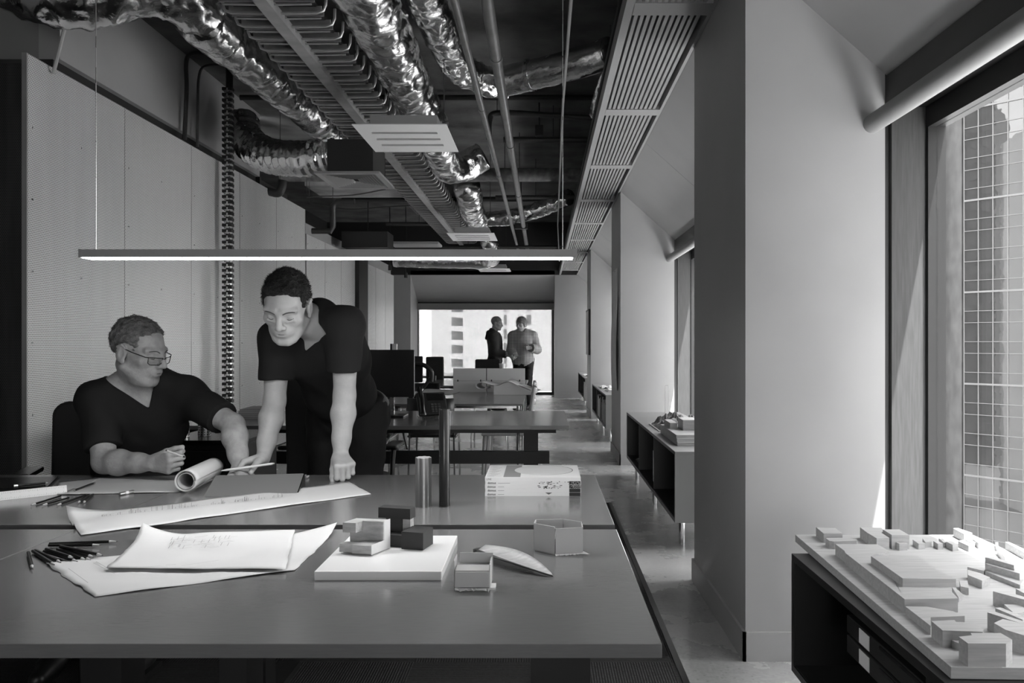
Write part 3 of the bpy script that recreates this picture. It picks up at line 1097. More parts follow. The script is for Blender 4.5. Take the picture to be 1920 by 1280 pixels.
# linear ceiling grille
gx0, gx1 = 0.395, 0.8
gz = zz(1.55)
t = thing('linear_grille', 'long slatted air grille along the right edge of the ceiling', 'grille', (0, 0, 0))
MB().box((gx0 - 0.012, -2.0, gz), (gx0 + 0.028, 17.48, gz + 0.09)).build('side_rail', M['grille'], t)
MB().box((gx1 - 0.02, -2.0, gz), (gx1 - 0.002, 17.48, gz + 0.06)).build('side_rail', M['grille'], t)
ysep = [3.505 + 1.6 * (k - 3) for k in range(12)]
cb = MB().box((gx0 + 0.028, 0, gz - 0.002), (gx1 - 0.02, 0.13, gz + 0.05)).mesh('cross_bar', M['grille'])
sl = MB().box((-0.009, 0.13, gz + 0.002), (0.009, 1.6, gz + 0.045)).mesh('slat', M['grille'])
for y in ysep:
    if y > 17.3:
        continue
    inst('cross_bar', cb, t, (0, y, 0))
    if y + 1.6 < 17.6:
        for k in range(11):
            inst('slat', sl, t, (gx0 + 0.05 + k * 0.0295, y, 0))
struct('ceiling_trim', MB().box((gx0 - 0.02, YB, gz + 0.1), (XC, YF, gz + 0.14)), M['dark'], 'dark backing above the linear grille')

# hanging linear lamp over the desks
LD = 2.13
t = thing('pendant_lamp', 'long thin linear lamp hanging over the front desks', 'lamp', (0, LD, 0))
xa, xb = (147 - CX) / F * LD, (1082 - CX) / F * LD
zl = CH + (643 - 482) / F * LD
MB().box((xa, 0, zl), (xb, 0.07, zl + 0.022)).build('housing', M['grille'], t)
MB().box((xa + 0.006, 0.006, zl - 0.0015), (xb - 0.012, 0.058, zl + 0.001)).build('diffuser', mat('lit diffuser', 0.8, 0.5, emit=15.0), t)
MB().box((xb - 0.011, -0.001, zl - 0.001), (xb, 0.076, zl + 0.023)).build('end_cap', M['grille'], t)
MB().box((xa, -0.001, zl - 0.001), (xa + 0.006, 0.076, zl + 0.023)).build('end_cap', M['grille'], t)
for px in (180, 1055):
    x = (px - CX) / F * (LD + 0.037)
    MB().cyl((x, 0.037, zl + 0.02), (x, 0.037, CEIL), 0.0012, n=6).build('suspension_wire', M['steel'], t)
# ================================================================== desks and furniture
DZ = 0.73


def desk(label, x0, x1, y0, y1, legs, m='desk', beam=None, group=None):
    t = thing('desk', label, 'desk', ((x0 + x1) / 2, (y0 + y1) / 2, 0), 0, group)
    hx, hy = (x1 - x0) / 2, (y1 - y0) / 2
    MB().box((-hx, -hy, DZ - 0.025), (hx, hy, DZ)).build('desktop', M[m], t, bevel=0.0012)
    MB().box((-hx + 0.08, -hy + 0.12, DZ - 0.06), (hx - 0.08, -hy + 0.17, DZ - 0.025)).build('rail', M['black'], t)
    MB().box((-hx + 0.08, hy - 0.17, DZ - 0.06), (hx - 0.08, hy - 0.12, DZ - 0.025)).build('rail', M['black'], t)
    for (lx, wd) in legs:
        q = lx - (x0 + x1) / 2
        MB().box((q - wd / 2, -0.05, 0.03), (q + wd / 2, 0.05, DZ - 0.025)).build('leg', M['black'], t)
        MB().box((q - 0.04, -hy + 0.08, 0.006), (q + 0.04, hy - 0.08, 0.03)).build('foot', M['black'], t)
        MB().box((q - 0.03, -hy + 0.1, DZ - 0.055), (q + 0.03, hy - 0.1, DZ - 0.025)).build('bracket', M['black'], t)
    if beam:
        MB().box((-hx + 0.1, beam[0], beam[1]), (hx - 0.12, beam[0] + 0.05, beam[2])).build('cable_beam', M['black'], t)
    return t


gd = 'grey desks of the front group'
desk('front right grey desk with the small models on it', -1.30, 0.207, 1.33, 2.149, [(-0.97, 0.09), (0.04, 0.13)], group=gd)
desk('rear right grey desk carrying the stack of magazines', -1.30, 0.207, 2.205, 3.036, [(-0.97, 0.09), (0.04, 0.13)], group=gd)
desk('front left grey desk, cut by the left edge of the picture', -2.81, -1.304, 1.33, 2.149, [(-2.5, 0.09), (-1.5, 0.1)], group=gd)
desk('rear left grey desk in front of the seated man', -2.81, -1.304, 2.205, 3.036, [(-2.5, 0.09), (-1.5, 0.1)], group=gd)
t = thing('cable_column', 'black cable column under the front desk', 'cable column', (-0.68, 1.74, 0.006))
MB().box((-0.03, -0.05, 0), (0.03, 0.05, DZ - 0.032)).build('column', M['black'], t)
MB().box((-0.06, -0.08, 0), (0.06, 0.08, 0.012)).build('foot', M['black'], t)
g2 = 'grey desks of the second row'
desk('grey desk of the second row with the desk phone', -1.33, 0.168, 4.84, 5.9, [(-1.2, 0.1), (-0.08, 0.1)], beam=(-0.08, 0.42, 0.505), group=g2)
desk('grey desk of the second row behind the seated man', -2.84, -1.334, 4.84, 5.9, [(-2.7, 0.1), (-1.5, 0.1)], beam=(-0.08, 0.42, 0.505), group=g2)


def steel_table(label, x0, x1, y0, y1):
    t = thing('table', label, 'table', ((x0 + x1) / 2, (y0 + y1) / 2, 0))
    hx, hy = (x1 - x0) / 2, (y1 - y0) / 2
    MB().box((-hx, -hy, DZ - 0.018), (hx, hy, DZ)).build('tabletop', M['desk'], t, bevel=0.001)
    MB().box((-hx + 0.03, -hy + 0.03, DZ - 0.04), (hx - 0.03, -hy + 0.05, DZ - 0.018)).build('rail', M['chrome'], t)
    MB().box((-hx + 0.03, hy - 0.05, DZ - 0.04), (hx - 0.03, hy - 0.03, DZ - 0.018)).build('rail', M['chrome'], t)
    for sx in (-1, 1):
        for sy in (-1, 1):
            MB().cyl((sx * (hx - 0.04), sy * (hy - 0.04), 0), (sx * (hx - 0.04), sy * (hy - 0.04), DZ - 0.018), 0.016, n=12).build('leg', M['chrome'], t, smooth=True)
    return t


steel_table('grey table with chrome legs behind the desk phone', -1.95, -0.17, 6.58, 8.33)
steel_table('farther grey table behind the pale desk partition', -1.95, -0.2, 9.4, 10.9)
steel_table('farthest grey table below the far window', -2.3, -0.3, 12.2, 13.4)


def chair_steel(label, x, y, rz, back='black', group='steel chairs around the tables'):
    t = thing('chair', label, 'chair', (x, y, 0), rz, group)
    r = 0.009
    for sx in (-1, 1):
        MB().tube([(sx * 0.2, -0.2, 0), (sx * 0.19, -0.19, 0.44)], r, 8).build('leg', M['chrome'], t, smooth=True)
        MB().tube([(sx * 0.2, 0.22, 0), (sx * 0.19, 0.2, 0.44), (sx * 0.185, 0.25, 0.62)], r, 8).build('leg', M['chrome'], t, smooth=True)
        MB().tube([(sx * 0.19, -0.19, 0.43), (sx * 0.19, 0.2, 0.43)], r, 8).build('rail', M['chrome'], t, smooth=True)
    MB().box((-0.21, -0.21, 0.44), (0.21, 0.21, 0.46)).build('seat', M['black'], t, bevel=0.008)
    b = MB()
    pts = [[Vector((xx, 0.25 + 0.03 * (1 - (xx / 0.2) ** 2), z_)) for xx in np.linspace(-0.2, 0.2, 7)] for z_ in (0.58, 0.68, 0.78)]
    b.grid(pts)
    b.build('backrest', M[back], t, smooth=True, solid=0.012)
    return t


chair_steel('black seated steel chair pushed in at the left front of the grey table', -1.5, 6.75, PI)
chair_steel('black seated steel chair pushed in below the phone end of the grey table', -0.95, 6.8, PI)
chair_steel('black seated steel chair at the far side of the grey table, left', -1.4, 8.75, 0)
chair_steel('black seated steel chair at the far side of the grey table, right', -0.6, 8.8, 0)


def chair_wood(label, x, y, rz):
    t = thing('chair', label, 'chair', (x, y, 0), rz, 'pale wooden chairs at the table end')
    for sx in (-1, 1):
        MB().tube([(sx * 0.2, -0.2, 0), (sx * 0.18, -0.18, 0.44)], [0.012, 0.018], 8).build('leg', M['timber'], t, smooth=True)
        MB().tube([(sx * 0.2, 0.24, 0), (sx * 0.18, 0.2, 0.44), (sx * 0.17, 0.26, 0.86)], [0.012, 0.018, 0.014], 8).build('leg', M['timber'], t, smooth=True)
    MB().box((-0.21, -0.21, 0.43), (0.21, 0.21, 0.455)).build('seat', M['timber'], t, bevel=0.008)
    for z_ in (0.6, 0.7, 0.8):
        MB().grid([[Vector((xx, 0.232 + (z_ - 0.6) * 0.13 + 0.02 * (1 - (xx / 0.18) ** 2), z_ + dz)) for xx in np.linspace(-0.17, 0.17, 7)] for dz in (0, 0.05)]).build('back_slat', M['timber'], t, smooth=True, solid=0.01)
    return t


chair_wood('pale wooden slatted chair nearer, at the right end of the grey table', -0.33, 7.0, -PI / 2)
chair_wood('pale wooden slatted chair farther, at the right end of the grey table', -0.34, 7.85, -PI / 2)


def rounded_panel(w, h, d, r, M_=None, bulge=0.0):
    """upright rounded slab, width along x, thickness along y"""
    b = MB()
    poly = []
    for cx_, cy_, a0 in ((w / 2 - r, h - r, 0), (-w / 2 + r, h - r, 90), (-w / 2 + r, r, 180), (w / 2 - r, r, 270)):
        for k in range(7):
            a = math.radians(a0 + 15 * k)
            poly.append((cx_ + r * math.cos(a), cy_ + r * math.sin(a)))
    R = Matrix.Rotation(PI / 2, 4, 'X')
    b.prism(poly, -d / 2, d / 2, (M_ @ R) if M_ is not None else R)
    return b


def office_chair(label, x, y, rz, back_top=1.0, back_bot=0.56, w=0.46, r=0.07):
    t = thing('office_chair', label, 'chair', (x, y, 0), rz, 'black office chairs')
    h = back_top - back_bot
    rounded_panel(w, h, 0.05, r, Matrix.Translation((0, 0.24, back_bot)) @ Matrix.Rotation(-0.08, 4, 'X')).build('backrest', M['black_fabric'], t, bevel=0.015)
    MB().prism([(-0.24, -0.2), (-0.2, -0.25), (0.2, -0.25), (0.24, -0.2), (0.23, 0.2), (-0.23, 0.2)], 0.42, 0.49).build('seat', M['black_fabric'], t, bevel=0.025)
    MB().tube(smoothpath([(0, 0.12, 0.4), (0, 0.27, 0.42), (0, 0.29, 0.55), (0, 0.275, back_bot + 0.15)], 6), 0.025, 10).build('back_stem', M['black'], t, smooth=True)
    MB().cyl((0, 0, 0.08), (0, 0, 0.42), 0.028, n=16).build('gas_lift', M['black'], t, smooth=True)
    for s in (-1, 1):
        a = MB().tube(smoothpath([(s * 0.2, 0.05, 0.43), (s * 0.28, 0.05, 0.46), (s * 0.29, 0.03, 0.6), (s * 0.29, 0.0, 0.66)], 5), 0.014, 8).build('armrest', M['black'], t, smooth=True)
        MB().box((s * 0.29 - 0.04, -0.13, 0.66), (s * 0.29 + 0.04, 0.12, 0.685)).build('arm_pad', M['black_gloss'], a, bevel=0.01)
    for k in range(5):
        a = 2 * PI * k / 5 + 0.3
        l = MB().tube([(0, 0, 0.1), (0.29 * math.cos(a), 0.29 * math.sin(a), 0.075)], [0.025, 0.016], 8).build('base_leg', M['black'], t, smooth=True)
        c = Vector((0.29 * math.cos(a), 0.29 * math.sin(a), 0.031))
        q = Vector((-math.sin(a), math.cos(a), 0)) * 0.02
        MB().cyl(c - q, c + q, 0.03, n=14).build('castor', M['black_gloss'], l, smooth=True)
    return t


office_chair('black office chair under the seated man', -2.02, 3.52, 0.35, 0.97, 0.5, 0.5)
office_chair('black office chair turned with its back to us beside the standing man', -1.13, 4.35, PI, 1.12, 0.5, 0.46)
office_chair('dark office chair with a square back in front of the far window, left', V(820, 690, 11.6).x, 11.6, PI, 1.05, 0.62, 0.26, 0.02)
office_chair('dark office chair with a wide back below the two standing people', V(917, 680, 11.3).x, 11.3, PI, 1.02, 0.62, 0.36, 0.02)
office_chair('dark office chair half hidden behind the monitor', V(770, 690, 11.7).x - 0.25, 11.9, PI, 1.0, 0.62, 0.3)

# ------------------------------------------------------------------ black pedestal, pen cups, books
t = thing('pedestal_cabinet', 'black pedestal cabinet with a round lock behind the seated man', 'cabinet', (-1.82, 4.35, 0))
MB().box((-0.22, -0.22, 0.02), (0.22, 0.28, DZ - 0.02)).build('carcass', M['black'], t, bevel=0.003)
dr = MB().box((-0.205, -0.235, 0.06), (0.205, -0.221, DZ - 0.06)).build('door', M['black'], t, bevel=0.002)
MB().cyl((0.12, -0.245, DZ - 0.13), (0.12, -0.234, DZ - 0.13), 0.012, n=16).build('lock', M['chrome'], dr, smooth=True)
MB().box((-0.23, -0.24, DZ - 0.02), (0.23, 0.29, DZ)).build('top', M['black_gloss'], t, bevel=0.002)
for sx in (-0.18, 0.18):
    for sy in (-0.18, 0.24):
        MB().cyl((sx, sy, 0), (sx, sy, 0.03), 0.02, n=10).build('foot', M['black'], t)


def pen_cup(label, x, y, z, r, h):
    t = thing('pen_cup', label, 'pen cup', (x, y, z))
    MB().lathe([(r * 0.9, 0), (r, 0.002), (r, h), (r - 0.002, h), (r - 0.002, 0.004), (0.001, 0.004)], n=24).build('cup', M['steel'], t, smooth=True)
    hole = MB().cyl((0, 0.0, 0), (0, 0.0015, 0), 0.0035, n=8).mesh('hole', M['black'])
    for i in range(14):
        a = 2 * PI * i / 14
        for k in range(int(h / 0.014)):
            inst('hole', hole, t, ((r + 0.0002) * math.sin(a), -(r + 0.0002) * math.cos(a), 0.012 + 0.013 * k), (0, 0, a))
    for k in range(6):
        a = k * 1.1
        d = Vector((math.cos(a) * 0.4, math.sin(a) * 0.4, 1)).normalized()
        MB().cyl((0.005 * math.cos(a), 0.005 * math.sin(a), 0.01), Vector((0.005 * math.cos(a), 0.005 * math.sin(a), 0.01)) + d * 0.0, 0.003, n=6) if False else None
    return t


pen_cup('tall perforated steel pen cup on the black pedestal', -1.985, 4.25, DZ, 0.032, 0.115)
pen_cup('short perforated steel pen cup beside the tall one', -1.89, 4.3, DZ, 0.034, 0.085)
random.seed(5)
for k, (x, y) in enumerate(((-1.985, 4.25), (-1.88, 4.3), (-1.895, 4.305), (-1.9, 4.29), (-1.885, 4.315))):
    t = tag(MB().cyl((x, y, DZ + 0.008), (x + random.uniform(-0.02, 0.02), y + 0.01, DZ + 0.125), 0.004, n=6).build('pen', M['black_gloss']),
            'black pen standing in the tall perforated cup' if k == 0 else 'black pen standing in the short perforated cup', 'pen', 'pens in the steel cups')
t = thing('steel_tumbler', 'plain steel tumbler on the black pedestal, right of the cups', 'cup', (-1.72, 4.3, DZ))
MB().lathe([(0.03, 0), (0.032, 0.07), (0.03, 0.07), (0.028, 0.004), (0.001, 0.004)], n=24).build('body', M['steel'], t, smooth=True)
MB().lathe([(0.0335, 0.064), (0.0345, 0.067), (0.0335, 0.07)], n=24).build('rim', M['chrome'], t, smooth=True)
bz = DZ
for k in range(5):
    w_, d_, h_ = 0.21 - 0.006 * (k % 3), 0.29, 0.012 + 0.004 * (k % 2)
    t = thing('book', 'pale book, number %s from the bottom of the pile behind the standing man' % ('one', 'two', 'three', 'four', 'five')[k], 'book', (-1.99 + 0.004 * k, 5.4, bz), 0.12 * (k - 2) * 0.3)
    MB().box((-w_ / 2 + 0.002, -d_ / 2 + 0.002, 0.002), (w_ / 2 - 0.003, d_ / 2 - 0.002, h_ - 0.002)).build('pages', M['paper'], t)
    MB().box((-w_ / 2, -d_ / 2, h_ - 0.002), (w_ / 2, d_ / 2, h_)).build('cover', M['paint_light'] if k < 4 else M['paint_mid'], t)
    MB().box((-w_ / 2, -d_ / 2, 0), (w_ / 2, d_ / 2, 0.002)).build('cover', M['paint_light'], t)
    bz += h_

# monitors, phone, arm
t = thing('monitor', 'black desktop monitor on the second row desk beside the standing man', 'monitor', (V(740, 700, 5.45).x - 0.12, 5.45, 0))
rounded_panel(0.52, 0.335, 0.03, 0.008, Matrix.Translation((0, 0, 0.868))).build('casing', M['black'], t, bevel=0.003)
MB().box((-0.25, -0.0165, 0.885), (0.25, -0.0155, 1.19)).build('screen', M['black'], t)
st = MB().box((0.06, 0.0, DZ + 0.012), (0.115, 0.025, 0.9)).build('stand', M['steel'], t)
MB().box((-0.04, -0.1, DZ), (0.2, 0.1, DZ + 0.012)).build('foot', M['black'], t, bevel=0.004)
t = thing('small_white_box', 'small pale box standing on top of the monitor', 'box', (V(738, 650, 5.45).x, 5.45, 1.203))
MB().box((-0.022, -0.012, 0), (-0.008, 0.012, 0.042)).build('side', M['black'], t)
MB().box((-0.008, -0.012, 0), (0.024, 0.012, 0.042)).build('face', M['white'], t)

t = thing('desk_phone', 'black desk phone with a handset and keypad, propped upright', 'phone', (-0.775, 5.4, DZ), 0.35)
tilt = Matrix.Rotation(math.radians(52), 4, 'X')
bd = MB()
bd.prism([(-0.10, -0.075), (0.10, -0.075), (0.10, 0.11), (-0.10, 0.11)], -0.012, 0.012, Matrix.Translation((0, 0, 0.078)) @ tilt)
bd.build('body', M['black'], t, bevel=0.006)
MB().box((-0.05, 0.02, 0), (0.05, 0.1, 0.1)).build('prop', M['black'], t)
MB().prism([(0.099, -0.072), (0.103, -0.072), (0.103, 0.108), (0.099, 0.108)], -0.012, 0.013, Matrix.Translation((0, 0, 0.078)) @ tilt).build('edge_band', M['steel'], t)
hm = Matrix.Translation((0, 0, 0.078)) @ tilt
pts = [hm @ Vector(p) for p in ((-0.075, -0.085, 0.022), (-0.078, -0.05, 0.045), (-0.078, 0.02, 0.056), (-0.078, 0.09, 0.045), (-0.075, 0.125, 0.026))]
MB().tube(smoothpath(pts, 6), [0.024, 0.024, 0.024, 0.02, 0.018] + [0.016] * 15 + [0.018, 0.02, 0.024, 0.024, 0.024], 12).build('handset', M['black_gloss'], t, smooth=True)
key = MB().box((-0.008, -0.006, 0), (0.008, 0.006, 0.004)).mesh('key', mat('phone key', 0.06, 0.5))
for i in range(4):
    for j in range(3):
        p = hm @ Vector((0.0 + j * 0.024, -0.055 + i * 0.02, 0.012))
        o = inst('key', key, t, p, (math.radians(52), 0, 0))
MB().prism([(-0.03, 0.04), (0.085, 0.04), (0.085, 0.095), (-0.03, 0.095)], 0.012, 0.0135, hm).build('display', M['black_gloss'], t)
cp = []
for k in range(90):
    a = k * 0.9
    cp.append(Vector((-0.11 + 0.0013 * k + 0.008 * math.cos(a) * 0, -0.05 - 0.03 * math.sin(k / 90 * PI) + 0.007 * math.cos(a), 0.009 + 0.007 * math.sin(a))))
MB().tube(cp, 0.0022, 5).build('coiled_cord', M['black'], t, smooth=True)

t = thing('jointed_support', 'black jointed screen support behind the desk phone', 'screen support', (V(782, 735, 7.0).x, 7.0, DZ))
MB().cyl((0, 0, 0), (0, 0, 0.05), 0.03, n=14).build('clamp', M['black'], t)
MB().tube([(0, 0, 0.03), (0.12, 0, 0.2)], 0.016, 10).build('lower_arm', M['black'], t, smooth=True)
MB().tube(smoothpath([(0.13, 0, 0.17), (0.13, 0.0, 0.26), (0.06, 0, 0.32), (-0.03, 0, 0.33)], 6), 0.02, 10).build('upper_arm', M['black'], t, smooth=True)
MB().box((-0.05, -0.02, 0.25), (-0.03, 0.02, 0.4)).build('mount', M['black'], t)
t = thing('flat_screen', 'dark screen on the jointed arm, half hidden by the near monitor', 'monitor', (V(768, 700, 7.05).x, 7.05, DZ))
rounded_panel(0.24, 0.24, 0.02, 0.01, Matrix.Translation((0, 0, 0.16))).build('casing', M['black'], t)
MB().box((-0.01, 0.0, 0.0), (0.03, 0.02, 0.2)).build('stand', M['black'], t)

for (nm_, pts) in (('black cable dropping behind the second row desk, beside the standing man', [(-1.12, 5.6, 0.72), (-1.13, 5.62, 0.6), (-1.2, 5.5, 0.53), (-1.3, 5.4, 0.51)]),
                   ('black cable dropping behind the second row desk, right of the first', [(-1.0, 5.6, 0.72), (-1.02, 5.62, 0.62), (-0.98, 5.5, 0.54), (-0.95, 5.4, 0.508)]),
                   ('pale cable dropping behind the second row desk', [(-1.07, 5.62, 0.72), (-1.07, 5.6, 0.64), (-1.1, 5.5, 0.56), (-1.12, 5.4, 0.508)])):
    tag(MB().tube(smoothpath(pts, 6), 0.006, 6).build('desk_cable', M['black'] if 'black' in nm_ else M['white'], None, smooth=True), nm_, 'cable')

# partition, papers and roll on the far tables
t = thing('desk_partition', 'pale grey desk partition of two panels on the far grey table', 'partition', (0, 8.22, DZ))
for (a, b_) in ((850, 912), (913, 985)):
    xa, xb = (a - CX) / F * 8.22, (b_ - CX) / F * 8.22
    p = MB().box((xa, -0.012, 0.0), (xb - 0.003, 0.012, 0.25)).build('panel', M['white'], t)
    for xx in (xa + 0.05, xb - 0.06):
        MB().box((xx - 0.006, -0.02, 0.11), (xx + 0.006, -0.011, 0.13)).build('clip', M['black'], p)
    MB().box((xa, -0.014, 0.115), (xb - 0.003, -0.012, 0.119)).build('groove', M['alu'], p)


def sheet(name, label, quad, z, nx=28, ny=16, wob=0.004, curls=(), m='trace', cat='paper', group=None, seed=0, edge=0.0):
    """sheet of paper: quad of four pixel corners on the desk plane (p00 bottom-left, p10 bottom-right, p11 top-right, p01 top-left)"""
    q = [T(x, y, z) for x, y in quad]
    rows = []
    for i in range(ny + 1):
        v = i / ny
        row = []
        for j in range(nx + 1):
            u = j / nx
            p = (q[0] * (1 - u) + q[1] * u) * (1 - v) + (q[3] * (1 - u) + q[2] * u) * v
            e = edge * noise.noise(Vector((u * 9, v * 9, seed)))
            p = p + Vector((e, e * 0.7, 0))
            lift = wob * max(0.0, 0.25 + noise.noise(Vector((p.x * 7, p.y * 9, seed * 3.1)))) * (0.3 + 0.7 * min(1, 6 * min(u, v, 1 - u, 1 - v) + 0.35))
            for (cu, cv, rad, hh) in curls:
                d = math.hypot((u - cu), (v - cv) * 0.7)
                if d < rad:
                    lift += hh * (1 - d / rad) ** 2
            row.append(Vector((p.x, p.y, z + lift)))
        rows.append(row)
    o = MB().grid(rows).build(name, M[m], None, smooth='all', solid=0.0004)
    return tag(o, label, cat, group)


sheet('paper_sheet', 'pale sheets lying at the left of the far grey table', [(775, 738), (845, 740), (872, 731), (800, 729)], DZ + 0.002, wob=0.01, m='paper')
t = thing('paper_roll', 'loose bundle of rolled drawings in front of the pale partition', 'paper roll', (0, 0, DZ))
D_ = 7.9
prof = [(912, 727), (904, 727), (899, 724), (898, 720), (902, 716), (910, 715), (922, 718), (935, 720), (948, 715), (958, 713), (968, 717), (980, 724), (996, 730)]
pf = smoothpath([V(px, py, D_) - Vector((0, 0, DZ)) for px, py in prof], 4)
rows = [[Vector((p.x + 0.03 * (q - 0.5), p.y - 0.2 + 0.36 * q, max(0.004, p.z))) for p in pf] for q in (0, 0.33, 0.66, 1)]
MB().grid(rows).build('outer_sheet', M['paper'], t, smooth='all', solid=0.004)
rows = [[Vector((p.x + 0.09 + 0.03 * (q - 0.5), p.y - 0.19 + 0.34 * q, max(0.003, p.z * 0.72))) for p in pf[8:]] for q in (0, 0.5, 1)]
MB().grid(rows).build('inner_sheet', M['trace'], t, smooth='all', solid=0.002)
sec = [(p.x, max(0.004, p.z) - 0.004) for p in pf[26:]]
sec = [(sec[0][0], 0.001)] + sec + [(sec[-1][0] + 0.01, 0.001)]
MB().prism(sec, -(D_ + 0.14), -(D_ - 0.19), Matrix(((1, 0, 0, 0), (0, 0, -1, 0), (0, 1, 0, 0), (0, 0, 0, 1)))).build('sheet_bundle', M['paper'], t, smooth=True)
t = thing('paper_cup', 'small white paper cup standing on the table behind the partition', 'cup', (V(942, 690, 9.6).x, 9.6, DZ))
MB().lathe([(0.03, 0), (0.04, 0.26), (0.037, 0.26), (0.028, 0.01), (0.001, 0.01)], n=20).build('cup', M['white'], t, smooth=True)
MB().lathe([(0.041, 0.255), (0.0425, 0.26), (0.041, 0.265)], n=20).build('rim', M['white'], t, smooth=True)

# ------------------------------------------------------------------ credenzas along the windows
def credenza(label, y0, y1, top=0.595, bot=0.165, outer='paint_mid', x0=0.8, x1=1.3, books=True):
    t = thing('credenza', label, 'cabinet', (x0, y0, 0), 0, 'low cabinets along the windows')
    L, W_ = y1 - y0, x1 - x0
    k = 0.022
    MB().box((0, 0, top - k), (W_, L, top)).build('top', M[outer], t, bevel=0.001)
    MB().box((0, 0, bot), (W_, L, bot + k)).build('bottom', M[outer], t)
    MB().box((0, 0, bot + k), (W_, k, top - k)).build('end_panel', M[outer], t)
    MB().box((0, L - k, bot + k), (W_, L, top - k)).build('end_panel', M[outer], t)
    MB().box((W_ - k, k, bot + k), (W_, L - k, top - k)).build('back', M['black'], t)
    MB().box((0.004, k, bot + k), (W_ - k, k + 0.004, top - k)).build('lining', M['black'], t)
    MB().box((0.004, L - k - 0.004, bot + k), (W_ - k, L - k, top - k)).build('lining', M['black'], t)
    MB().box((0.004, k, bot + k), (W_ - k, L - k, bot + k + 0.004)).build('lining', M['black'], t)
    for f_ in (0.36, 0.68):
        MB().box((0.01, L * f_ - 0.01, bot + k), (W_ - k, L * f_ + 0.01, top - k)).build('divider', M['black'], t)
    for yy in (0.16, L * 0.5, L - 0.22):
        for xx in (0.07, W_ - 0.07):
            MB().cyl((xx, yy, 0), (xx, yy, bot), 0.019, n=14).build('leg', M['chrome'], t, smooth=True)
    return t


cz0 = credenza('black low cabinet nearest, carrying the timber city model', -0.2, 2.47, 0.575, 0.2, 'black')
credenza('grey low cabinet of the second window bay with an open black front', 4.64, 7.3)
credenza('grey low cabinet of the third window bay filled with folders', 9.7, 12.35)
credenza('grey low cabinet of the farthest window bay', 14.4, 17.2)
# drawers with paper labels inside the nearest one
for r_, (a, b_) in enumerate(((0.425, 0.475), (0.368, 0.418))):
    t = MB().box((0, -0.6, 0), (0.35, 0.12, b_ - a)).build('drawer', M['black'], cz0, bevel=0.003)
    t.location = (0.07, 2.28, a)
    MB().box((-0.0015, -0.035, 0.005), (0, 0.03, 0.044)).build('label_card', M['white'], t)
    MB().box((-0.003, -0.4, b_ - a - 0.012), (0, -0.1, b_ - a - 0.004)).build('pull', M['black_gloss'], t)
MB().box((0.07, 1.2, 0.222), (0.43, 2.1, 0.262)).build('shelf', M['black'], cz0)

random.seed(11)
bk = [M['white'], M['paint_mid'], M['dark'], M['paint_light'], M['black'], M['paint']]
def shelf_books(x, y0, y1, z, label_fmt, n, hmax, group):
    w = (y1 - y0) / n
    y = y0
    for k in range(n):
        h = hmax * random.uniform(0.72, 1.0)
        th = w * random.uniform(0.6, 0.92)
        m_ = random.choice(bk)
        tone = {'white board': 'white', 'mid grey paint': 'grey', 'dark paint': 'dark', 'pale wall paint': 'pale', 'black powder coat': 'black', 'grey wall paint': 'mid-grey'}[m_.name]
        o = thing('folder', '%s %s, %s from its near end' % (tone, label_fmt, ('first', 'second', 'third', 'fourth', 'fifth', 'sixth', 'seventh', 'eighth', 'ninth')[k]), 'folder', (x, y, z), 0, group)
        MB().box((0, 0, 0), (0.2, 0.002, h)).build('cover', m_, o)
        MB().box((0, th - 0.002, 0), (0.2, th, h)).build('cover', m_, o)
        MB().box((0, 0.002, 0), (0.003, th - 0.002, h)).build('spine', m_, o)
        MB().box((0.004, 0.003, 0.003), (0.195, th - 0.003, h - 0.004)).build('pages', M['paper'], o)
        y += w


shelf_books(0.812, 9.75, 10.6, 0.187, 'folder in the nearer compartment of the third bay cabinet', 9, 0.34, 'folders in the third bay cabinet')
shelf_books(0.812, 10.75, 11.4, 0.187, 'folder in the middle compartment of the third bay cabinet', 7, 0.34, 'folders in the third bay cabinet')
shelf_books(0.85, 5.66, 5.95, 0.187, 'folder leaning in the dark second bay cabinet', 3, 0.33, 'folders in the second bay cabinet')
shelf_books(0.812, 14.5, 15.2, 0.187, 'folder standing in the farthest cabinet', 6, 0.33, 'folders in the farthest cabinet')
for lab, (y, x) in (('stack of dark drawings lying in the far end of the second bay cabinet', (6.6, 0.85)), ('loose papers on the cabinet of the third bay', (10.2, 0.86))):
    z = 0.187 if 'dark' in lab else 0.595
    t = thing('drawing_stack', lab, 'paper', (x, y, z))
    for k in range(4):
        MB().box((0.0 + 0.01 * k, 0, 0.008 * k), (0.3, 0.42 - 0.02 * k, 0.008 * k + 0.007)).build('sheet_layer', M['paint_mid'] if 'dark' in lab else M['paper'], t)

# pictures and paper on the piers
t = thing('picture_frame', 'thin dark framed picture on the third pier', 'picture', (0.79, 12.85, 0))
MB().box((-0.02, 0, 1.05), (0.008, 0.75, 1.82)).build('frame', M['black'], t)
MB().box((-0.022, 0.03, 1.08), (-0.02, 0.72, 1.79)).build('print', M['paper'], t)
t = thing('hanging_paper', 'long curled paper sheet pinned to the side of the second pier', 'paper', (0.8, 8.0, 0))
rows = []
for i in range(14):
    z = 0.75 + (2.05 - 0.75) * i / 13
    rows.append([Vector((-0.006 - 0.012 * (1 + math.sin(i * 0.4)) * abs(j / 4 - 0.5) ** 1.5 * 2.2, 0.1 + 0.15 * j, z)) for j in range(5)])
MB().grid(rows).build('sheet', M['paper'], t, smooth='all', solid=0.001)
MB().cyl((-0.012, 0.4, 2.03), (0, 0.4, 2.03), 0.006, n=8).build('pin', M['chrome'], t)

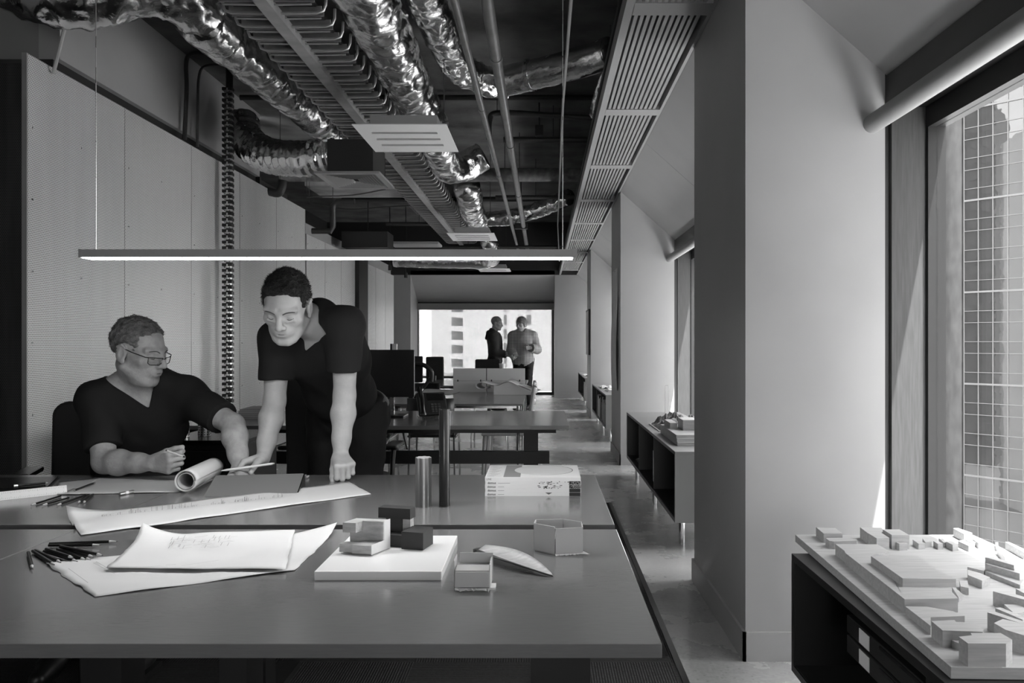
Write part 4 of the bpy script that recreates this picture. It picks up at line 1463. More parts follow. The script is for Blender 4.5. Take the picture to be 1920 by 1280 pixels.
# ------------------------------------------------------------------ city model on the nearest cabinet
BZ = 0.60
t = thing('city_model', 'pale timber city massing model lying on the nearest black cabinet', 'model', (0, 0, 0))
Acor, Bcor = T(1491, 1002, BZ), T(1783, 1250, BZ)
brd = [(Acor.x, Acor.y), (Bcor.x, Bcor.y), (1.46, Bcor.y - 0.02), (1.46, Acor.y)]
MB().prism(brd, 0.576, BZ).build('base_board', M['timber'], t, bevel=0.0008)


def mblock(poly, h, z=BZ):
    pts = [T(1460 + x * 0.25, 960 + y * 0.25, z + h) for x, y in poly]
    MB().prism([(p.x, p.y) for p in pts], z, z + h).build('block', M['timber'], t)


mb = [([(280, 112), (425, 117), (478, 157), (338, 160)], .03),
      ([(352, 193), (520, 190), (587, 206), (585, 213), (415, 219), (380, 214)], .024),
      ([(425, 238), (742, 240), (830, 290), (700, 325), (820, 420), (945, 652), (500, 305), (495, 290)], .034),
      ([(700, 325), (1050, 325), (1345, 645), (945, 652), (820, 440)], .034),
      ([(950, 705), (1110, 707), (1310, 742), (1395, 777), (1140, 788), (1140, 852)], .02),
      ([(610, 112), (770, 116), (800, 150), (668, 156)], .036),
      ([(670, 156), (768, 150), (830, 192), (735, 196)], .038),
      ([(780, 128), (905, 128), (980, 171), (848, 170)], .045),
      ([(850, 213), (885, 212), (966, 233), (905, 236)], .022),
      ([(1005, 205), (1045, 205), (1098, 232), (1050, 236)], .018),
      ([(1078, 195), (1110, 200), (1147, 220), (1100, 225)], .018),
      ([(1160, 215), (1190, 212), (1232, 235), (1195, 238)], .018),
      ([(1200, 195), (1230, 195), (1262, 225), (1240, 228)], .016),
      ([(1255, 220), (1290, 212), (1347, 238), (1305, 244)], .02),
      ([(1345, 215), (1385, 207), (1463, 245), (1425, 252)], .019),
      ([(1395, 203), (1430, 200), (1478, 225), (1450, 230)], .015),
      ([(1455, 200), (1520, 200), (1566, 225), (1500, 232)], .018),
      ([(1310, 120), (1345, 118), (1452, 155), (1390, 163)], .028),
      ([(1625, 225), (1645, 225), (1650, 270), (1630, 265)], .012),
      ([(1700, 222), (1725, 222), (1840, 275), (1840, 300)], .022),
      ([(1635, 268), (1655, 268), (1772, 325), (1700, 340)], .02),
      ([(1415, 410), (1490, 405), (1550, 430), (1540, 440)], .012),
      ([(1416, 430), (1510, 455), (1585, 488), (1525, 512), (1420, 470)], .022),
      ([(1355, 510), (1418, 512), (1425, 567), (1365, 556)], .018),
      ([(1300, 560), (1330, 570), (1390, 620), (1350, 640)], .012),
      ([(1607, 592), (1700, 590), (1860, 640), (1860, 660)], .034),
      ([(1778, 572), (1860, 575), (1860, 620)], .02),
      ([(1690, 690), (1800, 690), (1880, 740), (1770, 760)], .018),
      ([(1625, 718), (1660, 712), (1860, 790), (1830, 805)], .03),
      ([(1565, 750), (1610, 740), (1870, 830), (1870, 850)], .04),
      ([(1615, 830), (1680, 800), (1880, 845), (1880, 935), (1700, 880)], .04),
      ([(1145, 815), (1320, 808), (1330, 822), (1460, 825), (1540, 882), (1530, 895), (1230, 886)], .036),
      ([(1298, 960), (1348, 945), (1360, 985)], .016),
      ([(1350, 932), (1450, 922), (1440, 905), (1665, 905), (1752, 955), (1705, 985), (1420, 983)], .047)]
for poly, h in mb:
    mblock(poly, h)
mblock([(692, 328), (1040, 325), (1165, 420), (1330, 500), (930, 496)], .021, BZ + .034)
mblock([(1548, 440), (1690, 430), (1845, 500), (1810, 545)], .012)
mblock([(1548, 385), (1620, 380), (1845, 440), (1808, 460)], .03)
mblock([(1548, 337), (1600, 333), (1775, 382), (1765, 398)], .044)

# model on the second cabinet
t = thing('site_model', 'stacked timber site model on the second bay cabinet', 'model', (0, 0, 0))
def tb(x0, x1, y0, y1, z0, z1, m='timber', name='layer'):
    MB().box((x0, y0, z0), (x1, y1, z1)).build(name, M[m], t, bevel=0.001)
tb(0.86, 1.28, 4.9, 5.6, .596, .618)
tb(0.86, 1.28, 4.92, 5.6, .618, .64)
tb(0.86, 1.28, 4.94, 5.6, .64, .66)
tb(0.88, 0.93, 5.3, 5.55, .66, .7, name='block')
tb(0.95, 1.06, 5.2, 5.4, .66, .73, name='block')
tb(1.06, 1.2, 5.05, 5.25, .66, .70, 'black', 'block')
tb(1.1, 1.25, 5.3, 5.5, .66, .75, name='block')
t = thing('terrain_model', 'rough crumbled terrain model behind the timber site model', 'model', (1.07, 5.95, 0.596))
rows = []
for i in range(24):
    rows.append([])
    for j in range(24):
        x, y = -0.2 + 0.4 * j / 23, -0.25 + 0.5 * i / 23
        e = min(1, 5 * min(i, j, 23 - i, 23 - j) / 23)
        rows[-1].append(Vector((x, y, 0.004 + e * 0.09 * max(0, 0.6 + noise.noise(Vector((x * 9, y * 9, 2))) + 0.6 * noise.noise(Vector((x * 30, y * 30, 5)))))))
MB().grid(rows).build('terrain', M['lag'], t)
MB().box((-0.21, -0.26, 0), (0.21, 0.26, 0.006)).build('base', M['timber'], t)
t = thing('acrylic_strip', 'upright translucent acrylic strip on the second bay cabinet', 'model', (V(1250, 745, 6.6).x, 6.6, 0.595))
MB().box((-0.014, -0.01, 0), (0.014, 0.01, 0.29)).build('strip', mat('frosted acrylic', 0.8, 0.35, trans=0.35), t)
MB().box((-0.05, -0.03, 0), (0.05, 0.03, 0.004)).build('foot', M['white'], t)
t = thing('paper_model', 'small crumpled white paper model on the third bay cabinet', 'model', (0.95, 11.2, 0.595))
rows = [[Vector((0.03 * j - 0.1, 0.06 * i - 0.2, 0.003 + 0.06 * abs(noise.noise(Vector((i * .7, j * .7, 9)))))) for j in range(9)] for i in range(9)]
MB().grid(rows).build('sheet', M['paper'], t, solid=0.001)
t = thing('paper_model', 'small crumpled white paper model on the farthest cabinet', 'model', (0.92, 15.4, 0.595))
inst('sheet', bpy.data.objects['sheet.001'].data if 'sheet.001' in bpy.data.objects else bpy.data.objects['sheet'].data, t)
# ================================================================== things on the front desks
M['ink'] = mat('pencil drawing ink', 0.12, 0.8)
M['faint'] = mat('faint pencil line', 0.22, 0.8)
M['pencil'] = mat('black lacquer', 0.012, 0.25)
M['wood_tip'] = mat('sharpened cedar', 0.45, 0.6)
M['lead'] = mat('graphite', 0.03, 0.4)
M['card'] = mat('grey model card', 0.42, 0.6)
M['acrylic'] = mat('white acrylic', 0.74, 0.22)
M['cherry'] = mat('pale varnished block', 0.40, 0.4, vary=0.09, vscale=12, stretch=(2, 9, 9))
M['cherry_light'] = mat('paler block face', 0.62, 0.5, vary=0.05, vscale=20)  # paler tone for one side of the timber block
M['dark_block'] = mat('blackened timber', 0.022, 0.5)

s2 = sheet('drawing_sheet', 'large tracing sheet lying lowest on the front desk, pencils on its corner', [(178, 1119), (552, 1070), (632, 994), (86, 1058)], DZ + 0.001, nx=36, ny=20, wob=0.008, curls=((1, 1, .28, .02), (0, 1, .2, .002)), seed=1, edge=0.006, group='drawings on the desks')
s3 = sheet('drawing_sheet', 'upper tracing sheet with a floor plan and one corner curled up', [(200, 1064), (535, 1068), (553, 993), (268, 1004)], DZ + 0.010, nx=36, ny=20, wob=0.007, curls=((0, 1, .3, .035),), seed=2, edge=0.004, group='drawings on the desks')
s1 = sheet('drawing_sheet', 'long strip of tracing paper with a street elevation, bridging two desks', [(152, 1004), (696, 926), (655, 904), (124, 968)], DZ + 0.002, nx=48, ny=10, wob=0.006, curls=((0, 1, .18, .03), (0, .4, .07, .012)), seed=3, edge=0.004, group='drawings on the desks')
s4 = sheet('drawing_sheet', 'sheet of drawings under the arm of the seated man', [(118, 927), (334, 923), (392, 889), (178, 895)], DZ + 0.001, nx=24, ny=14, wob=0.006, seed=4, group='drawings on the desks')
s5 = sheet('drawing_sheet', 'narrow sheet at the left below the arm of the seated man', [(108, 926), (150, 926), (185, 896), (110, 903)], DZ + 0.0035, nx=12, ny=10, wob=0.003, seed=6, group='drawings on the desks')


def lines(parent, name, segs, z, w=0.0007, m='ink'):
    b = MB()
    for (x0, y0, x1, y1) in segs:
        a, c = T(x0, y0, z), T(x1, y1, z)
        d = (c - a)
        if d.length < 1e-5:
            continue
        d.normalize()
        n = Vector((-d.y, d.x, 0)) * w
        b.add([a - n, c - n, c + n, a + n], [(0, 1, 2, 3)])
    o = b.build(name, M[m], parent)
    o['kind'] = 'stuff'
    return o


random.seed(21)
segs = []
for k in range(60):
    x = 312 + random.random() * 130
    y = 1030 - 22 * random.random() - (x - 312) * 0.03
    L_ = random.uniform(5, 26)
    if random.random() < 0.6:
        segs.append((x, y, min(445, x + L_), y - 0.4 - L_ * 0.12))
    else:
        segs.append((x, y, x + 3.5, y - 6))
lines(s3, 'plan_lines', segs, DZ + 0.0175, 0.0006, 'faint')
lines(s3, 'pencil_line', [(258, 1064, 302, 1060), (310, 1059, 330, 1057.5), (340, 1060, 410, 1050)], DZ + 0.0175, 0.0005, 'faint')
lines(s2, 'pencil_line', [(128, 1065, 165, 1092), (175, 1055, 215, 1075), (180, 1052, 216, 1073)], DZ + 0.008, 0.0005, 'faint')
segs = []
for k in range(70):
    x = 190 + random.random() * 340
    yb = 968 - (x - 190) * 0.108
    hgt = random.choice((2, 3, 5, 8))
    segs.append((x, yb, x, yb - hgt))
    segs.append((x, yb - hgt, x + random.uniform(3, 14), yb - hgt - 0.8))
for k in range(40):
    x = 190 + k * 8.5
    yb = 968 - (x - 190) * 0.108
    segs.append((x, yb, x + 7, yb - 0.75))
lines(s1, 'elevation_lines', segs, DZ + 0.0085, 0.0006, 'faint')


def pencil(label, x0, y0, x1, y1, z, r=0.0038, name='pencil', group='black pencils on the front desk', tip=True):
    """blunt end at the first pixel, tip at the second"""
    a, b = T(x0, y0, z + r), T(x1, y1, z + r)
    t = thing(name, label, 'pencil' if name == 'pencil' else 'pen', (a.x, a.y, a.z), 0, group)
    d = b - a
    L_ = d.length
    d.normalize()
    body = L_ - (0.022 if tip else 0)
    MB().tube([Vector((0, 0, 0)), d * body], r, 6).build('body', M['pencil'], t)
    if tip:
        MB().tube([d * body, d * (L_ - 0.005)], [r * 0.97, r * 0.35], 8).build('wood_tip', M['wood_tip'], t, smooth=True)
        MB().tube([d * (L_ - 0.005), d * L_], [r * 0.35, 0.0003], 8).build('lead', M['lead'], t, smooth=True)
    else:
        MB().tube([d * (body * 0.0), d * 0.012], r * 1.12, 8).build('end_cap', M['steel'], t, smooth=True)
        MB().tube([d * body, d * (body + 0.008)], [r * 0.8, r * 0.2], 8).build('nib', M['steel'], t, smooth=True)
    return t


def cpx(x, y):
    return x * 0.25, 820 + y * 0.25


pp = [((212, 860), (243, 980), 0, 'black pencil lying alone at the left end of the fanned pencils'),
      ((245, 850), (412, 955), 0, 'black pencil second from the left in the pencil fan'),
      ((265, 845), (460, 938), 0, 'black pencil third from the left in the pencil fan'),
      ((330, 852), (585, 930), 0, 'black pencil fourth from the left in the pencil fan'),
      ((345, 835), (555, 903), .0075, 'black pencil lying across the middle of the pencil fan'),
      ((430, 838), (645, 918), 0, 'black pencil right of the middle of the pencil fan'),
      ((455, 832), (685, 920), 0, 'black pencil fourth from the right in the pencil fan'),
      ((480, 828), (705, 897), .004, 'black pencil third from the right in the pencil fan'),
      ((450, 815), (775, 885), .0085, 'black pencil with a shiny edge at the right of the pencil fan'),
      ((365, 808), (762, 806), .001, 'black pencil lying level along the top of the pencil fan'),
      ((370, 796), (888, 778), .0005, 'longest black pencil at the back of the pencil fan')]
for a, b, dz, lab in pp:
    (x0, y0), (x1, y1) = cpx(*a), cpx(*b)
    pencil(lab, x0, y0, x1, y1, DZ + 0.002 + dz)
qq = [((455, 437), (228, 508), 'black pencil at the left of the small group behind the strip drawing'),
      ((515, 452), (310, 508), 'black pencil second in the small group behind the strip drawing'),
      ((640, 433), (422, 508), 'black pencil in the middle of the small group behind the strip drawing'),
      ((665, 430), (582, 490), 'short black pencil second from right in the small group'),
      ((698, 427), (622, 490), 'short black pencil at the right of the small group')]
for a, b, lab in qq:
    (x0, y0), (x1, y1) = cpx(*a), cpx(*b)
    pencil(lab, x0, y0, x1, y1, DZ + 0.0005, group='black pencils behind the strip drawing')
pencil('single black pen lying on the sheet near the seated man', 177, 905, 140, 919, DZ + 0.006, name='pen', group=None, tip=False)

# black folder with a silver pen, scale ruler, little marker
t = thing('black_folder', 'closed black folder at the left edge of the rear left desk', 'folder', (0, 0, DZ))
q = [T(-60, 922, DZ), T(88, 918, DZ), T(112, 896, DZ), T(-60, 900, DZ)]
MB().prism([(p.x, p.y) for p in q], 0.0, 0.004).build('cover', M['black'], t, bevel=0.001)
MB().prism([((p.x - q[0].x) * 0.985 + q[0].x, (p.y - q[0].y) * 0.96 + q[0].y + 0.004) for p in q], 0.004, 0.008).build('inner', M['black_gloss'], t, bevel=0.001)
pencil('silver tipped black pen lying on the black folder', 26, 911, 85, 905, DZ + 0.0085, name='pen', group=None, tip=False, r=0.005)
t = thing('scale_ruler', 'white triangular scale ruler at the left edge of the desk', 'ruler', (0, 0, DZ))
a, b = T(-70, 946, DZ), T(126, 925, DZ)
d = (b - a)
L_ = d.length
ang = math.atan2(d.y, d.x)
Rm = Matrix.Translation((a.x, a.y, 0)) @ Matrix.Rotation(ang, 4, 'Z')
MB().add([Rm @ Vector(p) for p in ((0, 0, 0), (L_, 0, 0), (L_, 0.034, 0), (0, 0.034, 0), (0, 0.012, 0.028), (L_, 0.012, 0.028))],
         [(0, 1, 2, 3), (0, 4, 5, 1), (3, 2, 5, 4), (0, 3, 4), (1, 5, 2)]).build('body', M['white'], t, bevel=0.001)
tk = MB()
fn = Vector((0, -0.028, 0.012)).normalized()
for k in range(int(L_ / 0.005)):
    x = 0.004 + k * 0.005
    hgt = 0.3 if k % 5 else 0.5
    for base in (0.1, 0.9 - hgt * 0.5):
        p0 = Vector((x, 0.012 * base, 0.028 * base)) + fn * 0.0003
        p1 = Vector((x, 0.012 * (base + hgt * 0.5), 0.028 * (base + hgt * 0.5))) + fn * 0.0003
        tk.add([Rm @ (p0 - Vector((0.0003, 0, 0))), Rm @ (p0 + Vector((0.0003, 0, 0))), Rm @ (p1 + Vector((0.0003, 0, 0))), Rm @ (p1 - Vector((0.0003, 0, 0)))], [(0, 1, 2, 3)])
o = tk.build('graduation', M['faint'], t)
o['kind'] = 'stuff'
t = thing('marker', 'small silver capsule lying in front of the rolled drawing', 'eraser', (0, 0, DZ))
a, b = T(224, 926, DZ + 0.006), T(250, 921, DZ + 0.006)
a.z = b.z = 0.006
MB().tube([a - (b - a) * 0.04, a, b, b + (b - a) * 0.04], [0.003, 0.006, 0.006, 0.003], 12).build('body', M['steel'], t, smooth=True)
MB().tube([a.lerp(b, 0.4), a.lerp(b, 0.6)], 0.0063, 12).build('band', M['white'], t, smooth=True)

# rolled drawing
t = thing('drawing_roll', 'thick roll of white drawings beside the hand of the seated man', 'paper roll', (0, 0, 0))
a, b = Vector((-1.235, 2.66, DZ + 0.043)), Vector((-1.262, 2.95, DZ + 0.043))
rr = 0.037
sp = MB()
d = (b - a).normalized()
sx = d.cross(Vector((0, 0, 1))).normalized()
rows = []
for i in range(9):
    p = a.lerp(b, i / 8)
    row = []
    for k in range(81):
        q = 2 * PI * k / 40
        r_ = rr - 0.0045 * k / 80
        row.append(p + sx * (math.cos(q) * r_) + Vector((0, 0, 1)) * (math.sin(q) * r_))
    rows.append(row)
sp.grid(rows).build('outer_wrap', M['paper'], t, smooth='all', solid=0.0012)
rows = []
for i in range(5):
    p = a.lerp(b, 0.01 + 0.98 * i / 4)
    rows.append([p + sx * (math.cos(2 * PI * k / 30) * 0.0275) + Vector((0, 0, 1)) * (math.sin(2 * PI * k / 30) * 0.0275 - 0.001) for k in range(31)])
MB().grid(rows).build('inner_core', M['paint'], t, smooth='all', solid=0.003)

# tablet folio
t = thing('tablet_folio', 'grey tablet folio propped as a low wedge in front of the standing man', 'tablet', (0, 0, DZ))
a, b = T(381, 931, DZ), T(556, 926, DZ)
d = (b - a)
nrm = Vector((-d.y, d.x, 0)).normalized()
sec = [(0, 0.0), (0.15, 0.045), (0.158, 0.045), (0.18, 0.0)]
vs = [Vector((p.x, p.y, 0)) + nrm * s + Vector((0, 0, z)) for p in (a, b) for s, z in sec]
MB().add(vs, [(0, 1, 5, 4), (1, 2, 6, 5), (2, 3, 7, 6), (0, 4, 7, 3), (3, 2, 1, 0), (4, 5, 6, 7)]).build('cover', mat('folio cloth', 0.16, 0.6, bump=0.1, bscale=400), t, bevel=0.002)
vs = [Vector((p.x, p.y, 0)) + nrm * s + Vector((0, 0, z)) for p in (a.lerp(b, 0.99), b + (b - a) * 0.012) for s, z in ((0.006, 0), (0.15, 0.042), (0.16, 0.042), (0.176, 0))]
MB().add(vs, [(0, 1, 5, 4), (1, 2, 6, 5), (2, 3, 7, 6), (0, 4, 7, 3), (3, 2, 1, 0), (4, 5, 6, 7)]).build('tablet_edge', M['black_gloss'], t)
t = thing('pencil_sharpener', 'small silver object at the end of the tablet folio', 'sharpener', T(567, 896, DZ), -0.2)
MB().box((-0.025, -0.01, 0), (0.025, 0.012, 0.012)).build('body', M['steel'], t, bevel=0.004)
MB().box((-0.015, -0.006, 0.012), (0.012, 0.008, 0.0135)).build('blade', M['chrome'], t)

# post and fluted cylinder
t = thing('black_post', 'tall slim black cylinder standing on the rear right desk', 'model', (-0.312, 2.45, DZ))
MB().lathe([(0.0168, 0), (0.0172, 0.002), (0.0172, 0.308), (0.0165, 0.31), (0.0145, 0.31), (0.0145, 0.302), (0.001, 0.302)], n=32).build('shaft', M['black_gloss'], t, smooth=True)
MB().lathe([(0.0178, 0), (0.0178, 0.004), (0.017, 0.004)], n=32).build('foot_ring', M['black'], t, smooth=True)
t = thing('fluted_cylinder', 'short fluted dark metal cylinder beside the slim black one', 'model', (-0.379, 2.45, DZ))
poly = []
for k in range(96):
    a = 2 * PI * k / 96
    r_ = 0.0236 + 0.0022 * math.cos(a * 8)
    poly.append((r_ * math.cos(a), r_ * math.sin(a)))
MB().prism(poly, 0, 0.155).build('shaft', mat('fluted zinc', 0.2, 0.35, 0.8), t, smooth=True)
MB().prism([(x * 0.97, y * 0.97) for x, y in poly], 0.155, 0.157).build('cap', M['paint'], t, smooth=True)

# magazines
random.seed(4)
zt = DZ
names = ['bottom', 'second from the bottom', 'middle', 'second from the top', 'top']
for k in range(5):
    hgt = 0.0128
    lab = ('magazine at the bottom of the stack, white spine with a dark end', 'magazine second from the bottom of the stack, spine ending in plain black',
           'magazine in the middle of the stack, spine with a dark lower leaf pattern', 'magazine second from the top, spine with a dark upper leaf pattern',
           'top magazine of the stack with a pale disc on its cover')[k]
    t = thing('magazine', lab, 'magazine', (-0.0325, 2.615, zt), 0, 'stack of magazines on the desk')
    w_, d_ = 0.3255, 0.262
    ox = 0.001 * (k % 2)
    MB().box((-w_ / 2 + ox, 0.001, 0.0008), (w_ / 2 + ox - 0.002, d_ - 0.002, hgt - 0.001)).build('pages', M['paper'], t)
    MB().box((-w_ / 2 + ox, 0, hgt - 0.001), (w_ / 2 + ox, d_, hgt - 0.0002)).build('cover', M['white'], t)
    MB().box((-w_ / 2 + ox, 0, 0), (w_ / 2 + ox, d_, 0.0008)).build('cover', M['white'], t)
    spn = MB().box((-w_ / 2 + ox, -0.0008, 0), (w_ / 2 + ox, 0, hgt - 0.0002)).build('spine', M['white'], t)
    if k < 4:
        text_mesh(spn, 'spine_title', 'domus', 0.0105, M['black'], (-w_ / 2 + 0.008 + ox, -0.0011, 0.0031), (PI / 2, 0, 0), 0.00012)
        MB().box((-w_ / 2 + 0.044, -0.001, 0.0052), (-w_ / 2 + (0.085 if k == 3 else 0.065), -0.0008, 0.0064)).build('spine_subtitle', M['faint'], spn)
        MB().box((w_ / 2 - 0.039, -0.0012, 0.0004), (w_ / 2 - 0.001, -0.0008, hgt - 0.0006)).build('spine_end', M['dark'], spn)
        if k in (2, 3):
            lf = MB()
            for q in range(60):
                x = random.uniform(-0.012, 0.125)
                f_ = 1 - abs(x - 0.03) / 0.06 if x < 0.09 else 0.35
                z0_ = random.uniform(0.0005, hgt - 0.002)
                if random.random() < max(0.15, f_):
                    lf.cbox((x + 0.03, -0.001, z0_), (random.uniform(0.003, 0.009), 0.0004, random.uniform(0.001, 0.003)))
            o = lf.build('leaf_print', M['ink'], spn)
            o['kind'] = 'stuff'
        if k == 0:
            MB().add([Vector((0.042, -0.001, hgt - 0.0005)), Vector((0.066, -0.001, hgt - 0.0005)), Vector((0.054, -0.001, 0.005))], [(0, 1, 2)]).build('spine_mark', M['ink'], spn)
        sp_ = MB()
        if k in (2, 3):
            for q in range(40):
                sp_.cbox((w_ / 2 - 0.037 + random.random() * 0.034, -0.0013, random.uniform(0.001, hgt - 0.0015)), (0.0016, 0.0003, 0.0012))
            o = sp_.build('spine_speckle', M['paper'], spn)
            o['kind'] = 'stuff'
    else:
        text_mesh(spn, 'spine_title', 'LINE', 0.0085, M['ink'], (-w_ / 2 + 0.005, -0.0011, 0.0035), (PI / 2, 0, 0), 0.0)
        dsc = MB()
        poly = [(0.036 + 0.103 * math.cos(2 * PI * q / 64), 0.148 + 0.103 * math.sin(2 * PI * q / 64)) for q in range(64)]
        dsc.prism(poly, hgt - 0.0002, hgt + 0.0002)
        MB().prism([((x - 0.036) * 1.02 + 0.037, (y - 0.148) * 1.02 + 0.15) for x, y in poly], hgt - 0.0002, hgt).build('disc_edge', M['ink'], t)
        dsc.build('cover_disc', mat('cover disc print', 0.62, 0.4, vary=0.06, vscale=5), t)
        MB().box((-w_ / 2 + 0.004, 0.006, hgt - 0.0002), (-w_ / 2 + 0.062, d_ - 0.006, hgt + 0.0001)).build('cover_column', M['paper'], t)
        o = MB()
        for q in range(14):
            yy = 0.02 + q * 0.016
            o.box((-w_ / 2 + 0.008 + 0.004 * (q % 3), yy, hgt), (-w_ / 2 + 0.03 + 0.006 * (q % 4), yy + 0.002, hgt + 0.0003))
        o = o.build('cover_lines', M['faint'], t)
        o['kind'] = 'stuff'
        MB().box((-w_ / 2 + 0.062, 0.006, hgt - 0.0002), (-w_ / 2 + 0.12, d_ - 0.006, hgt)).build('cover_shade', M['faint'], t)
    zt += hgt

# white acrylic base with the two interlocking blocks
t = thing('acrylic_slab', 'thick white acrylic slab under the interlocking block model', 'model base', (0, 0, DZ))
MB().box((-0.5, 1.685, 0), (-0.221, 2.0, 0.02)).build('slab', M['acrylic'], t, bevel=0.0015)
BZ2 = DZ + 0.02


def bricks(root, M4, cells, m, name='arm'):
    for (a0, a1, b0, b1, c0, c1) in cells:
        MB().box((a0, b0, c0), (a1, b1, c1), M4).build(name, m, root, bevel=0.0004)


p0 = T(696, 1042, BZ2)          # near vertical corner of the timber piece
p1 = T(737, 1028, BZ2)
ax = (p1 - p0)
La = 0.072
ax = Vector((0.42, 0.907, 0)).normalized()
bxv = Vector((-0.985, 0.17, 0)).normalized()
t = thing('timber_block_model', 'pale timber interlocking block model with stepped arms on the acrylic slab', 'model', (p0.x, p0.y, BZ2))
bxv = bxv * 1.36
M4 = Matrix(((ax.x, bxv.x, 0, 0), (ax.y, bxv.y, 0, 0), (0, 0, 1, 0), (0, 0, 0, 1)))
u = 0.0245
uz = 0.0235
bricks(t, M4, [(0, 2 * u, 0, 1.45 * u, 0.004, uz), (2 * u, 3 * u, 0, 2.6 * u, 0.004, 3 * uz), (1.9 * u, 2.1 * u, 0, 0.2 * u, uz, 3 * uz)], M['cherry'])
bricks(t, M4, [(0.9 * u, 2 * u, 1.6 * u, 2.6 * u, 2 * uz, 3 * uz), (0.3 * u, 1.3 * u, 1.45 * u, 2.55 * u, 0.004, uz)], M['cherry'])
MB().prism([(0, 0), (0, uz), (2 * u, uz), (2 * u, 3 * uz), (3 * u, 3 * uz), (3 * u, 0)][::-1], 0.0, 0.0006,
           M4 @ Matrix(((1, 0, 0, 0), (0, 0, -1, 0.0), (0, 1, 0, 0.002), (0, 0, 0, 1)))).build('pale_face', M['cherry_light'], t)
MB().box((0.2 * u, 0.15 * u, 0), (2.4 * u, 1.2 * u, 0.004), M4).build('plinth', M['chrome'], t)

k0 = T(708, 1035, BZ2)
t = thing('black_block_model', 'blackened timber block model interlocked behind the pale one', 'model', (-0.412, 1.93, BZ2))
M4 = Matrix.Rotation(math.radians(-14), 4, 'Z')
q = 0.021
bricks(t, M4, [(0, 4.1 * q, 0, 1.6 * q, 2.95 * q, 4.2 * q), (1.0 * q, 3.0 * q, 0, 1.6 * q, 0, 2.95 * q), (0.9 * q, 6.0 * q, -0.3 * q, 1.3 * q, 0, 0.9 * q),
               (3.9 * q, 6.6 * q, -2.0 * q, 1.0 * q, 0, 2.0 * q), (1.0 * q, 4.2 * q, -1.4 * q, 0, 0, 1.4 * q)], M['dark_block'])
MB().box((3.02 * q, 0.3 * q, 1.0 * q), (4.0 * q, 1.3 * q, 2.94 * q), M4).build('pale_infill', M['cherry'], t)


def torn(path, z, depth=0.004, seed=0):
    """ragged little paper strip along a path"""
    b = MB()
    for i in range(len(path) - 1):
        pass
    return b


# little card boxes
t = thing('card_box_model', 'small square grey card box model nearest, with a torn base', 'model', (T(885, 1108, DZ).x, T(885, 1108, DZ).y, DZ), 0.0)
w_, h_, dd = 0.072, 0.064, 0.062
MB().box((-w_ / 2, 0, 0.008), (w_ / 2, 0.002, h_ * 0.62)).build('front_wall', M['card'], t)
MB().box((-w_ / 2 + 0.004, dd, 0.004), (w_ / 2 + 0.004, dd + 0.002, h_)).build('back_wall', M['card'], t)
MB().box((w_ / 2, 0.002, 0.002), (w_ / 2 + 0.002, dd + 0.006, h_ * 0.86)).build('side_wall', M['card'], t)
MB().box((-w_ / 2 - 0.004, 0.012, 0.004), (-w_ / 2 - 0.002, dd + 0.004, h_ * 0.94)).build('side_wall', M['card'], t)
MB().box((-w_ / 2, 0.004, h_ * 0.5), (w_ / 2 - 0.001, dd - 0.002, h_ * 0.66)).build('inner_block', M['card'], t)
MB().box((w_ / 2 + 0.002, 0.01, 0), (w_ / 2 + 0.012, dd - 0.02, 0.004)).build('base_tab', M['white'], t)
rag = MB()
random.seed(8)
pts0, pts1 = [], []
for k in range(19):
    x = -w_ / 2 + w_ * k / 18
    pts0.append(Vector((x, 0.01, 0.006)))
    pts1.append(Vector((x, -0.002 - 0.006 * random.random() - (0.008 if k == 18 else 0), 0.001 + 0.004 * random.random())))
rag.grid([pts0, pts1]).build('torn_base', M['white'], t, solid=0.0006)
MB().box((-w_ / 2, 0.002, 0), (w_ / 2, dd, 0.006)).build('floor', M['card'], t)

t = thing('hexagon_box_model', 'open hexagonal grey card box model at the right of the desk', 'model', (T(1050, 1040, DZ).x, T(1050, 1040, DZ).y + 0.03, DZ), 0.0)
hexp = [(-0.064, 0.004), (-0.012, -0.036), (0.056, -0.022), (0.056, 0.018), (0.01, 0.05), (-0.06, 0.044)]
hs = [0.07, 0.066, 0.066, 0.07, 0.07, 0.07]
for k in range(6):
    a, b = Vector((*hexp[k], 0)), Vector((*hexp[(k + 1) % 6], 0))
    d = b - a
    L_ = d.length
    R_ = Matrix.Translation((a.x, a.y, 0.004)) @ Matrix.Rotation(math.atan2(d.y, d.x), 4, 'Z')
    MB().box((0.001, -0.0012, 0), (L_ - 0.001, 0.0012, hs[k] - 0.004), R_).build('wall', M['card'], t)
MB().prism([(x * 0.95, y * 0.95) for x, y in hexp], 0.036, 0.04).build('inner_floor', M['card'], t)
MB().prism([(x * 0.97, y * 0.97) for x, y in hexp], 0.0, 0.004).build('floor', M['card'], t)
random.seed(9)
top_, bot_ = [], []
for k in range(26):
    f_ = k / 25
    a = Vector((-0.012, -0.036, 0.003)).lerp(Vector((0.058, -0.02, 0.003)), f_)
    top_.append(a + Vector((0, 0.006, 0.002)))
    bot_.append(a + Vector((0.002 * random.random() + (0.016 if k > 22 else 0), -0.003 - 0.006 * random.random(), -0.002)))
MB().grid([top_, bot_]).build('torn_base', M['white'], t, solid=0.0006)

